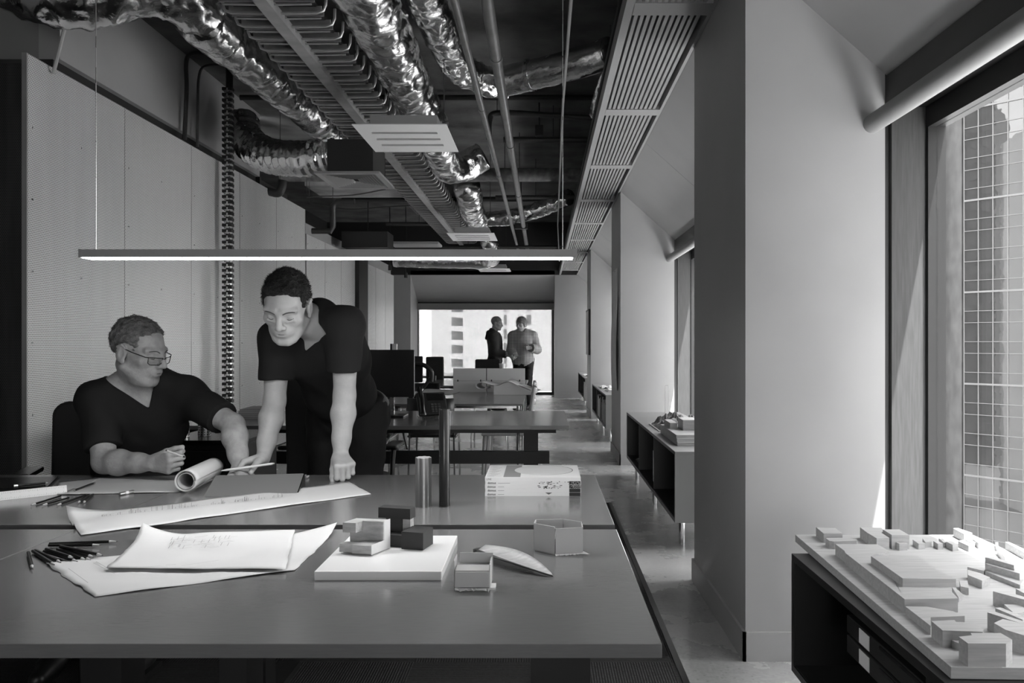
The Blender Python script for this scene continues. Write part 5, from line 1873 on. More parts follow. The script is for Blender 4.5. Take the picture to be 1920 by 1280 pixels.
t = thing('leaf_model', 'dark timber leaf shaped dish with a pale upper face lying on the desk', 'model', (0, 0, DZ))
a, b = T(900, 1036, DZ + 0.008), T(1037, 1081, DZ + 0.001)
d = (b - a)
d.z = 0
L_ = d.length
d.normalize()
nn = Vector((-d.y, d.x, 0))
rows = []
for i in range(25):
    s = i / 24
    wv = 0.031 * (math.sin(PI * min(1, 0.16 + s * 0.84)) ** 0.75)
    base = Vector((a.x, a.y, 0)) + d * (L_ * s)
    row = []
    for j in range(9):
        f_ = j / 8 * 2 - 1
        zed = 0.003 + 0.020 * (1 - s) * (0.4 + 0.6 * (f_ + 1) / 2) + 0.012 * abs(f_) ** 2 * math.sin(PI * s)
        row.append(base + nn * (wv * f_) + Vector((0, 0, zed)))
    rows.append(row)
MB().grid([r[3:] for r in rows]).build('pale_face', M['cherry'], t, smooth='all', solid=0.003)
MB().grid([r[:4] for r in rows]).build('dark_face', M['dark_block'], t, smooth='all', solid=0.003)
MB().cbox(Vector((a.x, a.y, 0.012)) - d * 0.006, (0.026, 0.012, 0.012), math.atan2(d.y, d.x) + PI / 2).build('stem', M['dark_block'], t, bevel=0.002)
# ================================================================== people: smooth implicit surfaces polygonised with surface nets
def vec(p):
    return np.array(p, dtype=np.float32)


class SDF:
    def __init__(s):
        s.ops = []

    def rcone(s, a, b, ra, rb=None, k=0.02, grow=0.0, cut=None, op='u'):
        a, b = vec(a), vec(b)
        rb = ra if rb is None else rb
        ra += grow
        rb += grow
        R = max(ra, rb)
        lo, hi = np.minimum(a, b) - R, np.maximum(a, b) + R

        def f(P):
            ab = b - a
            L2 = float(ab @ ab) + 1e-9
            t = np.clip(((P[0] - a[0]) * ab[0] + (P[1] - a[1]) * ab[1] + (P[2] - a[2]) * ab[2]) / L2, 0, 1)
            d = np.sqrt((P[0] - a[0] - t * ab[0]) ** 2 + (P[1] - a[1] - t * ab[1]) ** 2 + (P[2] - a[2] - t * ab[2]) ** 2) - (ra + (rb - ra) * t)
            if cut is not None:
                c, n = cut
                d = np.maximum(d, (P[0] - c[0]) * n[0] + (P[1] - c[1]) * n[1] + (P[2] - c[2]) * n[2])
            return d
        s.ops.append((f, lo, hi, k, op))
        return s

    def ell(s, c, r, R=None, k=0.02, grow=0.0, op='u', cut=None):
        c = vec(c)
        r = vec(r) + grow
        R = np.eye(3, dtype=np.float32) if R is None else vec(R)     # rows: local axes
        ext = np.sqrt(((R * r[:, None]) ** 2).sum(0))

        def f(P):
            q = [(P[0] - c[0]) * R[i][0] + (P[1] - c[1]) * R[i][1] + (P[2] - c[2]) * R[i][2] for i in range(3)]
            k0 = np.sqrt((q[0] / r[0]) ** 2 + (q[1] / r[1]) ** 2 + (q[2] / r[2]) ** 2)
            k1 = np.sqrt((q[0] / r[0] ** 2) ** 2 + (q[1] / r[1] ** 2) ** 2 + (q[2] / r[2] ** 2) ** 2) + 1e-6
            d = k0 * (k0 - 1.0) / k1
            if cut is not None:
                cc, n = cut
                d = np.maximum(d, (P[0] - cc[0]) * n[0] + (P[1] - cc[1]) * n[1] + (P[2] - cc[2]) * n[2])
            return d
        s.ops.append((f, c - ext, c + ext, k, op))
        return s

    def func(s, f, lo, hi, k=0.005, op='c'):
        s.ops.append((f, vec(lo), vec(hi), k, op))
        return s

    def bounds(s):
        lo = np.min([o[1] for o in s.ops if o[4] == 'u'], axis=0)
        hi = np.max([o[2] for o in s.ops if o[4] == 'u'], axis=0)
        return lo - 0.035, hi + 0.035

    def grid(s, lo, hi, h):
        n = np.maximum(4, np.ceil((np.array(hi) - np.array(lo)) / h).astype(int) + 1)
        ax = [(lo[i] + h * np.arange(n[i])).astype(np.float32) for i in range(3)]
        d = np.full(tuple(n), 0.5, np.float32)
        for f, a, b, k, op in s.ops:
            m = k * 1.2 + 2 * h
            i0 = [max(0, int((a[i] - m - lo[i]) / h)) for i in range(3)]
            i1 = [min(int(n[i]), int((b[i] + m - lo[i]) / h) + 2) for i in range(3)]
            if any(i1[i] <= i0[i] for i in range(3)):
                continue
            sl = tuple(slice(i0[i], i1[i]) for i in range(3))
            P = (ax[0][sl[0]][:, None, None], ax[1][sl[1]][None, :, None], ax[2][sl[2]][None, None, :])
            A = d[sl]
            if op == 'd':
                d[sl] = f(P, A)
                continue
            v = np.broadcast_to(f(P), tuple(i1[i] - i0[i] for i in range(3)))
            if op == 'u':
                t = np.clip(0.5 + 0.5 * (v - A) / k, 0, 1)
                d[sl] = v * (1 - t) + A * t - k * t * (1 - t)
            elif op == 's':                      # carve away
                w = -v
                t = np.clip(0.5 - 0.5 * (w - A) / k, 0, 1)
                d[sl] = w * (1 - t) + A * t + k * t * (1 - t)
            else:                                # 'c': hard limit / displacement given as a function of d
                d[sl] = np.maximum(A, v)
        return d, np.array(lo, np.float32)


def nets(d, lo, h):
    """naive surface nets"""
    s = d < 0
    nx, ny, nz = d.shape
    cs = [(0, 0, 0), (1, 0, 0), (0, 1, 0), (1, 1, 0), (0, 0, 1), (1, 0, 1), (0, 1, 1), (1, 1, 1)]
    cnt = np.zeros((nx - 1, ny - 1, nz - 1), np.int8)
    for c in cs:
        cnt += s[c[0]:nx - 1 + c[0], c[1]:ny - 1 + c[1], c[2]:nz - 1 + c[2]]
    act = (cnt > 0) & (cnt < 8)
    I = np.argwhere(act)
    if len(I) == 0:
        return np.zeros((0, 3)), np.zeros((0, 4), int)
    corner = [d[I[:, 0] + c[0], I[:, 1] + c[1], I[:, 2] + c[2]] for c in cs]
    acc = np.zeros((len(I), 3), np.float64)
    w = np.zeros(len(I))
    for a in range(8):
        for b in range(a + 1, 8):
            df = [cs[b][i] - cs[a][i] for i in range(3)]
            if sum(abs(x) for x in df) != 1:
                continue
            x = (corner[a] < 0) != (corner[b] < 0)
            t = np.where(x, corner[a] / np.where(x, corner[a] - corner[b], 1), 0)
            for i in range(3):
                acc[:, i] += np.where(x, cs[a][i] + t * df[i], 0)
            w += x
    V_ = (I + acc / w[:, None]) * h + lo
    idx = np.full(act.shape, -1, np.int64)
    idx[I[:, 0], I[:, 1], I[:, 2]] = np.arange(len(I))
    faces = []
    for ax in range(3):
        o1, o2 = (ax + 1) % 3, (ax + 2) % 3
        sa = [slice(1, -1)] * 3
        sb = [slice(1, -1)] * 3
        sa[ax] = slice(0, d.shape[ax] - 1)
        sb[ax] = slice(1, d.shape[ax])
        A, B = s[tuple(sa)], s[tuple(sb)]
        for flip, m in ((False, A & ~B), (True, ~A & B)):
            E = np.argwhere(m)
            if len(E) == 0:
                continue
            E = E.copy()
            for i in (o1, o2):
                E[:, i] += 1
            q = []
            for (u, v_) in ((-1, -1), (0, -1), (0, 0), (-1, 0)):
                c = E.copy()
                c[:, o1] += u
                c[:, o2] += v_
                q.append(idx[c[:, 0], c[:, 1], c[:, 2]])
            q = np.stack(q, 1)
            if flip:
                q = q[:, ::-1]
            faces.append(q)
    Fq = np.concatenate(faces)
    return V_, Fq[(Fq >= 0).all(1)]


def np_mesh(name, V_, Fq, m):
    me = bpy.data.meshes.new(name)
    me.vertices.add(len(V_))
    me.vertices.foreach_set('co', V_.astype(np.float32).ravel())
    me.loops.add(Fq.size)
    me.polygons.add(len(Fq))
    me.loops.foreach_set('vertex_index', Fq.astype(np.int32).ravel())
    me.polygons.foreach_set('loop_start', np.arange(0, Fq.size, Fq.shape[1], dtype=np.int32))
    me.update(calc_edges=True)
    me.validate()
    me.polygons.foreach_set('use_smooth', np.ones(len(me.polygons), bool))
    me.materials.append(m)
    return me


def poly(sdf, h, boxes=(), hb=0.0025):
    """coarse mesh everywhere, fine mesh inside the boxes, joined in one mesh"""
    lo, hi = sdf.bounds()
    V0, F0 = nets(*sdf.grid(lo, hi, h), h)
    c = V0[F0].mean(1)
    keep = np.ones(len(F0), bool)
    for (a, b, _) in boxes:
        keep &= ~((c > np.array(a)) & (c < np.array(b))).all(1)
    VV, FF = [V0], [F0[keep]]
    n = len(V0)
    for (a, b, hh) in boxes:
        V1, F1 = nets(*sdf.grid(np.array(a) - 3 * hh, np.array(b) + 3 * hh, hh), hh)
        if len(F1) == 0:
            continue
        c = V1[F1].mean(1)
        k = ((c > np.array(a) - 1.2 * hh) & (c < np.array(b) + 1.2 * hh)).all(1)
        VV.append(V1)
        FF.append(F1[k] + n)
        n += len(V1)
    return np.concatenate(VV), np.concatenate(FF)


def wave(P, f, seed=0.0):
    return (np.sin(P[0] * f + seed + 1.7 * np.sin(P[1] * f * 0.6 + seed)) * np.sin(P[1] * f * 0.9 + 1.3 * seed + 1.1 * np.sin(P[2] * f * 0.7)) +
            0.6 * np.sin(P[2] * f * 1.3 + 2 * np.sin(P[0] * f * 0.5 + seed)))


M['skin'] = mat('skin', 0.40, 0.5, vary=0.03, vscale=30, bump=0.10, bscale=140, spec=0.4)
M['skin_old'] = mat('weathered skin', 0.35, 0.5, vary=0.045, vscale=45, bump=0.16, bscale=110, spec=0.4)
M['tshirt'] = mat('black jersey', 0.014, 0.85, bump=0.12, bscale=700, spec=0.25)
M['denim'] = mat('black denim', 0.011, 0.8, bump=0.15, bscale=600, spec=0.3)
M['hair_grey'] = mat('greying short hair', 0.17, 0.6, vary=0.08, vscale=60, bump=0.8, bscale=260)
M['hair_dark'] = mat('dark short hair', 0.018, 0.5, vary=0.012, vscale=60, bump=0.8, bscale=260)
M['brow'] = mat('eyebrow', 0.07, 0.7)
M['lash_crease'] = mat('eyelash_crease', 0.02, 0.7)  # near-black for lashes, also puts shade into lid and lip creases
M['lip'] = mat('lip', 0.27, 0.45)


def frame(fwd, roll=0.0):
    f = Vector(fwd).normalized()
    left = Vector((0, 0, 1)).cross(f).normalized()
    up = f.cross(left).normalized()
    if roll:
        q = Matrix.Rotation(roll, 3, f)
        left, up = q @ left, q @ up
    return np.array([left, f, up], np.float32)      # rows: local x (his left), y (forward), z (up)


class Head:
    def __init__(s, c, fwd, roll=0.0, sc=1.0):
        s.c, s.R, s.sc = vec(c), frame(fwd, roll), sc

    def w(s, p):
        return s.c + (vec(p) * s.sc) @ s.R

    def e(s, S, p, r, k=0.015, op='u', grow=0.0):
        S.ell(s.w(p), [x * s.sc for x in r], s.R, k, grow, op)

    def cap(s, S, a, b, ra, rb=None, k=0.012, op='u'):
        S.rcone(s.w(a), s.w(b), ra * s.sc, (ra if rb is None else rb) * s.sc, k, op=op)

    def skull(s, S, old=False):
        s.e(S, (0, -0.018, 0.034), (0.076, 0.097, 0.086), 0.02)
        s.e(S, (0, 0.03, -0.02), (0.063, 0.062, 0.088), 0.025)
        s.e(S, (0, 0.03, -0.072), (0.055, 0.052, 0.044), 0.025)
        s.cap(S, (0.012, 0.074, -0.106), (-0.012, 0.074, -0.106), 0.016, k=0.02)
        for q in (-1, 1):
            s.cap(S, (q * 0.058, -0.008, -0.062), (q * 0.03, 0.06, -0.1), 0.017, 0.014, 0.022)       # jaw line
            s.e(S, (q * 0.046, 0.056, -0.022), (0.021, 0.02, 0.018), 0.02)                          # cheekbone
            s.cap(S, (q * 0.052, 0.067, 0.02), (q * 0.014, 0.085, 0.018), 0.009, 0.009, 0.014)      # brow ridge
            s.e(S, (q * 0.033, 0.101, 0.000), (0.018, 0.015, 0.012), 0.012, 's')                    # eye socket
            s.e(S, (q * 0.0325, 0.0725, -0.001), (0.0145, 0.0135, 0.0125), 0.004)                   # lid over the eye
            s.cap(S, (q * 0.045, 0.081, -0.014), (q * 0.022, 0.087, -0.017), 0.004, 0.003, 0.008)   # bag under the eye
            # ear
            s.e(S, (q * 0.078, -0.014, -0.008), (0.010, 0.021, 0.034), 0.006)
            s.e(S, (q * 0.089, -0.006, -0.008), (0.008, 0.011, 0.018), 0.005, 's')
            s.cap(S, (q * 0.084, -0.03, 0.012), (q * 0.086, -0.012, 0.024), 0.0045, k=0.004)
            s.cap(S, (q * 0.086, -0.012, 0.024), (q * 0.084, 0.004, 0.014), 0.004, k=0.004)
            s.e(S, (q * 0.078, -0.002, -0.038), (0.006, 0.008, 0.009), 0.006)
            s.e(S, (q * 0.012, 0.1, -0.034), (0.009, 0.011, 0.008), 0.006)                          # nostril wing
        s.cap(S, (0, 0.086, 0.014), (0, 0.104, -0.012), 0.0085, 0.0095, 0.012)
        s.cap(S, (0, 0.103, -0.012), (0, 0.112, -0.029), 0.0095, 0.0115, 0.006)
        s.e(S, (0, 0.08, -0.058), (0.032, 0.019, 0.022), 0.018)                                     # muzzle
        s.cap(S, (-0.017, 0.091, -0.0585), (0.017, 0.091, -0.0585), 0.0055, k=0.006)
        s.cap(S, (-0.014, 0.09, -0.0695), (0.014, 0.09, -0.0695), 0.0062, k=0.006)
        s.cap(S, (-0.024, 0.0995, -0.0642), (0.024, 0.0995, -0.0642), 0.0022, k=0.004, op='s')
        if old:
            for q in (-1, 1):
                s.cap(S, (q * 0.026, 0.098, -0.036), (q * 0.037, 0.083, -0.068), 0.003, k=0.006, op='s')
            s.e(S, (0, 0.03, -0.112), (0.042, 0.04, 0.02), 0.02)

    def hair(s, thick=0.012, c0=0.0, tilt=(0, -0.64, 0.77), side=0.0, h=0.0025, strands=5000, L=0.016, m=None, comb=(0, 0.6, 0.2), parent=None, seed=1, front=0.0):
        S = SDF()
        s.e(S, (0, -0.02, 0.036), (0.077 + thick * 0.6, 0.099 + thick * 0.75, 0.088 + thick), 0.01)
        if front:
            s.cap(S, (-0.045, 0.055, 0.092), (0.045, 0.055, 0.092), front, k=0.02)
        n = vec(tilt)
        n = n / np.linalg.norm(n)
        nw = n @ s.R

        def keep(P):
            base = (P[0] - s.c[0]) * nw[0] + (P[1] - s.c[1]) * nw[1] + (P[2] - s.c[2]) * nw[2]
            yl = (P[0] - s.c[0]) * s.R[1][0] + (P[1] - s.c[1]) * s.R[1][1] + (P[2] - s.c[2]) * s.R[1][2]
            zl = (P[0] - s.c[0]) * s.R[2][0] + (P[1] - s.c[1]) * s.R[2][1] + (P[2] - s.c[2]) * s.R[2][2]
            burn = np.maximum(np.abs(yl - 0.022) - 0.014, -(zl + side))           # sideburns
            return np.minimum(c0 - base + 0.004 * wave(P, 70, seed), burn)
        lo, hi = S.bounds()
        S.func(keep, lo, hi, op='c')
        S.func(lambda P, A: A + 0.0022 * wave(P, 240, seed) + 0.002 * wave(P, 90, seed + 2), lo, hi, op='d')
        V_, Fq = nets(*S.grid(lo, hi, h), h)
        # short strands standing off the surface
        rng = np.random.default_rng(seed)
        cen = V_[Fq].mean(1)
        nr = np.cross(V_[Fq[:, 1]] - V_[Fq[:, 0]], V_[Fq[:, 2]] - V_[Fq[:, 0]])
        nr /= (np.linalg.norm(nr, axis=1)[:, None] + 1e-9)
        loc = (cen - s.c) @ s.R.T
        out = (nr * (cen - s.c)).sum(1) > 0.02
        ids = np.flatnonzero(out)
        ids = rng.choice(ids, min(strands, len(ids) * 3))
        cw = vec(comb) @ s.R
        cwn = cw[None, :] - nr[ids] * (nr[ids] @ cw)[:, None]
        dirs = nr[ids] * 0.42 + cwn + rng.normal(0, 0.22, (len(ids), 3))
        dirs /= np.linalg.norm(dirs, axis=1)[:, None]
        sidev = np.cross(dirs, rng.normal(0, 1, (len(ids), 3)))
        sidev /= (np.linalg.norm(sidev, axis=1)[:, None] + 1e-9)
        p = cen[ids] + rng.normal(0, h * 0.4, (len(ids), 3)) - nr[ids] * 0.002
        ln = (L * rng.uniform(0.6, 1.2, len(ids)))[:, None]
        T3 = np.stack([p - sidev * 0.0009, p + sidev * 0.0009, p + dirs * ln + nr[ids] * 0.0], 1).reshape(-1, 3)
        n0 = len(V_)
        tri = np.arange(len(T3)).reshape(-1, 3) + n0
        tri = np.concatenate([tri, tri[:, 2:3]], 1)
        me = bpy.data.meshes.new('hair')
        allv = np.concatenate([V_, T3]) - np.array(parent.location)
        me.from_pydata([tuple(q) for q in allv], [], [list(q) for q in Fq] + [list(q[:3]) for q in tri])
        me.polygons.foreach_set('use_smooth', [True] * len(me.polygons))
        me.materials.append(m)
        o = bpy.data.objects.new('hair', me)
        COL.objects.link(o)
        o.parent = parent
        return o

    def tubes(s, name, paths, r, m, parent, n=6):
        loc = vec(parent.location)
        b = MB()
        for p in paths:
            b.tube(smoothpath([Vector(s.w(q) - loc) for q in p], 5), r * s.sc, n)
        return b.build(name, m, parent, smooth=True)


FL = {'i': (0.042, 0.026, 0.021), 'm': (0.046, 0.029, 0.022), 'r': (0.042, 0.027, 0.021), 'l': (0.034, 0.021, 0.018)}


def hand(S, wrist, d, t, side, curl, thumb=(0.55, 0.2, 0.45), spread=0.05, sc=1.0, lift=None):
    """d: wrist->knuckles, t: towards the thumb, side 'R'/'L'; curl per finger: (mcp, pip, dip) in radians; thumb: outwards, forwards, towards the palm"""
    w = Vector(wrist)
    d = Vector(d).normalized()
    t = Vector(t)
    t = (t - d * t.dot(d)).normalized()
    n = t.cross(d) if side == 'R' else d.cross(t)          # out of the palm
    n.normalize()
    tips = {}
    offs = {'i': 0.030, 'm': 0.010, 'r': -0.011, 'l': -0.030}
    lens = {'i': 0.093, 'm': 0.095, 'r': 0.089, 'l': 0.080}
    for f in 'imrl':
        kn = w + d * (lens[f] * sc) + t * (offs[f] * sc) - n * (0.004 * sc)
        S.rcone(w + t * (offs[f] * 0.55 * sc) + d * 0.008, kn, 0.0155 * sc, 0.0118 * sc, 0.014)
        a = kn
        ang = 0.0
        dirv = d + t * (spread * offs[f] / 0.03)
        dirv.normalize()
        axis = dirv.cross(n).normalized()
        rad = (0.0105 if f != 'l' else 0.009) * sc
        c = curl[f] if isinstance(curl, dict) else curl
        tips[f + '0'] = a
        for q in range(3):
            ang += c[q]
            dv = dirv * math.cos(ang) + n * math.sin(ang)
            b = a + dv * (FL[f][q] * sc)
            S.rcone(a, b, rad, rad * 0.9, 0.0045)
            rad *= 0.91
            a = b
            tips[f + str(q + 1)] = a
        tips[f] = a
    # ball of the thumb and thumb
    b0 = w + d * 0.022 * sc + t * 0.02 * sc + n * 0.008 * sc
    b1 = b0 + (t * thumb[0] + d * 0.75 + n * thumb[2] * 0.6).normalized() * 0.042 * sc
    b2 = b1 + (t * thumb[0] * 0.6 + d * (0.4 + thumb[1]) + n * thumb[2]).normalized() * 0.032 * sc
    b3 = b2 + (t * thumb[0] * 0.2 + d * (0.5 + thumb[1]) + n * thumb[2] * 1.4).normalized() * 0.026 * sc
    S.rcone(b0, b1, 0.018 * sc, 0.0135 * sc, 0.012)
    S.rcone(b1, b2, 0.0125 * sc, 0.011 * sc, 0.006)
    S.rcone(b2, b3, 0.011 * sc, 0.009 * sc, 0.005)
    S.ell(w + d * 0.05 * sc - t * 0.018 * sc + n * 0.006 * sc, (0.014 * sc, 0.036 * sc, 0.012 * sc), np.array([t, d, n]), 0.012)
    tips['t'] = b3
    pts = np.array([list(v) for v in tips.values()] + [list(w), list(b1), list(b2)])
    return tips, (pts.min(0) - 0.02, pts.max(0) + 0.02)


def torso_frame(J):
    up = Vector(J['neck']) - Vector(J['pelvis'])
    up.normalize()
    left = Vector(J['shL']) - Vector(J['shR'])
    left = (left - up * left.dot(up)).normalized()
    fwd = left.cross(up).normalized()
    return left, fwd, up


def torso(S, J, g=0.0, k=0.05, fat=1.0, arms=None, hemdrop=None, cutf=None):
    left, fwd, up = torso_frame(J)
    R = np.array([left, fwd, up], np.float32)
    pv, nk = Vector(J['pelvis']), Vector(J['neck'])
    L = (nk - pv).length
    b = J.get('belly', Vector((0, 0, 0)))
    S.ell(pv, (0.17 * fat, 0.125 * fat, 0.12), R, k, g)
    S.ell(pv.lerp(nk, 0.3) + fwd * 0.015 * fat + Vector(b), (0.155 * fat, 0.12 * fat, 0.15), R, k, g)
    S.ell(pv.lerp(nk, 0.62) + fwd * 0.005, (0.17 * fat, 0.122 * fat, 0.17), R, k, g)
    S.ell(pv.lerp(nk, 0.8) - fwd * 0.005, (0.165, 0.108, 0.11), R, k, g)
    for s in 'LR':
        sh = Vector(J['sh' + s])
        S.rcone(nk + up * 0.012 - fwd * 0.025, sh + up * 0.01, 0.05, 0.05, k * 0.9, g)
        S.ell(sh, (0.055, 0.055, 0.06), R, k * 0.7, g)
        S.rcone(pv.lerp(nk, 0.72) + (left if s == 'L' else -left) * 0.075 + fwd * 0.055, sh, 0.055, 0.05, k, g)
    return R


def bbox_around(c, r):
    c = np.array(c)
    return c - r, c + r


def build_person(name, label, J, head, hands, opt):
    root = thing(name, label, 'person', (J['base'][0], J['base'][1], opt.get('floor', 0.0)))
    off = np.array(root.location)
    h = opt.get('h', 0.006)
    fat = opt.get('fat', 1.0)
    S = SDF()
    torso(S, J, 0.0, 0.05, fat)
    head.skull(S, opt.get('old', False))
    # neck
    nb = Vector(J['neck'])
    S.rcone(nb - Vector((0, 0, 0.02)), head.w((0, -0.026, -0.06)), 0.06 * opt.get('neckf', 1), 0.054, 0.016)
    S.rcone(nb, head.w((0, 0.012, -0.08)), 0.045, 0.038, 0.02)
    am = opt.get('arm', 1.0)
    boxes = []
    tips = {}
    for s in 'LR':
        sh, el, wr = (Vector(J[q + s]) for q in ('sh', 'el', 'wr'))
        S.rcone(sh, sh.lerp(el, 0.45), 0.058 * am, 0.05 * am, 0.03)
        S.rcone(sh.lerp(el, 0.4), el, 0.050 * am, 0.041 * am, 0.02)
        fa = wr - el
        S.rcone(el, el + fa * 0.3, 0.041 * am, 0.046 * am, 0.02)
        S.rcone(el + fa * 0.3, el + fa * 0.72, 0.046 * am, 0.034 * am, 0.02)
        S.rcone(el + fa * 0.7, wr, 0.034 * am, 0.0275 * am, 0.02)
        tp, bb = hand(S, wr, side=s, **hands[s])
        tips[s] = tp
        boxes.append((bb[0], bb[1], opt.get('hh', 0.0025)))
    for s in 'LR':
        hp, kn, an = (Vector(J[q + s]) for q in ('hip', 'kn', 'an'))
        S.rcone(hp, kn, 0.088 * fat, 0.058, 0.04)
        S.rcone(kn, kn.lerp(an, 0.35), 0.056, 0.058, 0.03)
        S.rcone(kn.lerp(an, 0.3), an, 0.058, 0.038, 0.03)
    hc = head.c
    boxes.append((hc - 0.15 * head.sc, hc + 0.15 * head.sc, opt.get('hd', 0.0025)))
    V_, Fq = poly(S, h, boxes)
    body = bpy.data.objects.new('body', np_mesh('body', V_ - off, Fq, opt['skin']))
    COL.objects.link(body)
    body.parent = root

    # shirt
    T_ = SDF()
    g = opt.get('loose', 0.011)
    torso(T_, J, 0.0, 0.05, fat)
    left, fwd, up = torso_frame(J)
    pv, nk = Vector(J['pelvis']), Vector(J['neck'])
    fs = opt.get('sleeve', 0.66)
    for s in 'LR':
        sh, el, wr = (Vector(J[q + s]) for q in ('sh', 'el', 'wr'))
        if fs <= 1:
            dv = (el - sh).normalized()
            c = sh.lerp(el, fs)
            T_.rcone(sh, sh.lerp(el, fs + 0.25), 0.058 * am, 0.052 * am, 0.03, 0.001, cut=(c, dv))
        else:
            T_.rcone(sh, el, 0.064 * am, 0.05 * am, 0.035, 0.006)
            c = el.lerp(wr, fs - 1)
            T_.rcone(el, el.lerp(wr, min(1, fs - 0.8)), 0.05 * am, 0.042 * am, 0.02, 0.006, cut=(c, (wr - el).normalized()))
    lo, hi = T_.bounds()
    nW = (up + Vector((0, 0, 1))).normalized()
    hem = pv - nW * opt.get('hem', 0.04)

    def hemcut(P):
        return -((P[0] - hem.x) * nW.x + (P[1] - hem.y) * nW.y + (P[2] - hem.z) * nW.z)
    # the hem limits only the trunk, not an arm that hangs lower
    armpts = [Vector(J[q + s]) for s in 'LR' for q in ('sh', 'el')]

    def hemlim(P):
        d = hemcut(P)
        for s in 'LR':
            a, b = np.array(J['sh' + s]), np.array(J['el' + s])
            ab = b - a
            t = np.clip(((P[0] - a[0]) * ab[0] + (P[1] - a[1]) * ab[1] + (P[2] - a[2]) * ab[2]) / float(ab @ ab), 0, 1)
            da = np.sqrt((P[0] - a[0] - t * ab[0]) ** 2 + (P[1] - a[1] - t * ab[1]) ** 2 + (P[2] - a[2] - t * ab[2]) ** 2) - 0.085
            d = np.minimum(d, da)
        return d
    amp = opt.get('fold', 0.003)
    T_.func(lambda P, A: A - g + amp * wave(P, 24, 1.3) + amp * 0.45 * wave(P, 52, 4.0), lo - 0.03, hi + 0.03, op='d')
    T_.func(hemlim, lo - 0.03, hi + 0.03, op='c')
    # neck opening
    vb = nk + fwd * 0.1 - up * 0.1
    if 'vpix' in J:                                  # lowest point of the V on the chest
        ro = Vector((0, 0, CH))
        dv = V(J['vpix'][0], J['vpix'][1], 1.0) - ro
        B_ = SDF()
        torso(B_, J, 0.0, 0.05, fat)
        for D in np.arange(2.6, 3.4, 0.005):
            p = ro + dv * float(D)
            if B_.grid(np.array(p) - 0.001, np.array(p) + 0.002, 0.001)[0][1, 1, 1] < 0.008:
                vb = p
                break
    T_.rcone(nk - up * 0.01 + fwd * 0.012, Vector(head.w((0, -0.02, -0.05))) + up * 0.03, opt.get('neckr', 0.074), 0.08, 0.006, op='s')
    vs = opt.get('vslope', 0.55)
    vup = (nk + fwd * 0.07 - vb).normalized()
    vlf = (left - vup * left.dot(vup)).normalized()
    vfw = vlf.cross(vup)

    def vcut(P):
        q = [P[i] - vb[i] for i in range(3)]
        x = q[0] * vlf.x + q[1] * vlf.y + q[2] * vlf.z
        y = q[0] * vfw.x + q[1] * vfw.y + q[2] * vfw.z
        z = q[0] * vup.x + q[1] * vup.y + q[2] * vup.z
        nz = 1 / math.hypot(1, vs)
        return -np.maximum(np.maximum((np.abs(x) - z * vs) * nz, -(y + 0.13)), z - opt.get('vmax', 0.22))
    if opt.get('v', True):
        T_.func(vcut, lo - 0.03, hi + 0.03, op='c')
    V_, Fq = poly(T_, opt.get('ht', 0.006))
    sm = opt.get('shirt_mat', M['tshirt'])
    o = bpy.data.objects.new(opt.get('shirt_name', 'tshirt'), np_mesh('tshirt', V_ - off, Fq, sm))
    COL.objects.link(o)
    o.parent = root
    # trousers
    Q = SDF()
    R = np.array([left, fwd, up], np.float32)
    Q.ell(pv - up * 0.01, (0.172 * fat, 0.127 * fat, 0.135), R, 0.05, 0.014)
    for s in 'LR':
        hp, kn, an = (Vector(J[q + s]) for q in ('hip', 'kn', 'an'))
        Q.rcone(hp, kn, 0.094 * fat, 0.072, 0.04, 0.004)
        Q.rcone(kn, an, 0.07, 0.06, 0.03, 0.004, cut=(an + Vector((0, 0, 0.01)), (an - kn).normalized()))
        Q.ell(hp + Vector((0, 0, 0.03)) - fwd * 0.03, (0.1, 0.1, 0.11), R, 0.04)
    lo, hi = Q.bounds()
    wst = pv + nW * opt.get('waist', 0.07)
    Q.func(lambda P: (P[0] - wst.x) * nW.x + (P[1] - wst.y) * nW.y + (P[2] - wst.z) * nW.z, lo, hi, op='c')
    Q.func(lambda P, A: A + 0.004 * wave(P, 22, 2.2) + 0.002 * wave(P, 60, 0.4), lo, hi, op='d')
    V_, Fq = poly(Q, 0.008)
    o = bpy.data.objects.new('trousers', np_mesh('trousers', V_ - off, Fq, M['denim']))
    COL.objects.link(o)
    o.parent = root
    if opt.get('belt'):
        Bt = SDF()
        Bt.ell(pv - up * 0.01, (0.172 * fat, 0.127 * fat, 0.135), R, 0.05, 0.020)
        for s in 'LR':
            Bt.ell(Vector(J['hip' + s]) + Vector((0, 0, 0.03)) - fwd * 0.03, (0.106, 0.106, 0.116), R, 0.04)
        lo, hi = Bt.bounds()
        wb_ = wst - nW * 0.022
        Bt.func(lambda P: np.abs((P[0] - wb_.x) * nW.x + (P[1] - wb_.y) * nW.y + (P[2] - wb_.z) * nW.z) - 0.018, lo, hi, op='c')
        V_, Fq = poly(Bt, 0.005)
        o = bpy.data.objects.new('belt', np_mesh('belt', V_ - off, Fq, mat('worn leather belt', 0.07, 0.3)))
        COL.objects.link(o)
        o.parent = root
    for s in 'LR':
        an = Vector(J['an' + s])
        K = SDF()
        ff = Vector((opt['foot'][0], opt['foot'][1], 0)).normalized()
        b0 = Vector((an.x, an.y, 0.045))
        K.rcone(b0 - ff * 0.04, b0 + ff * 0.06, 0.042, 0.04, 0.03)
        K.rcone(b0 + ff * 0.05 - Vector((0, 0, 0.008)), b0 + ff * 0.17 - Vector((0, 0, 0.012)), 0.042, 0.03, 0.03)
        K.rcone(b0, Vector((an.x, an.y, 0.11)), 0.042, 0.045, 0.02)
        fl = opt.get('floor_z', 0.006)
        lo, hi = K.bounds()
        K.func(lambda P: fl - P[2] + 0 * P[0] + 0 * P[1], lo, hi, op='c')
        V_, Fq = poly(K, 0.008)
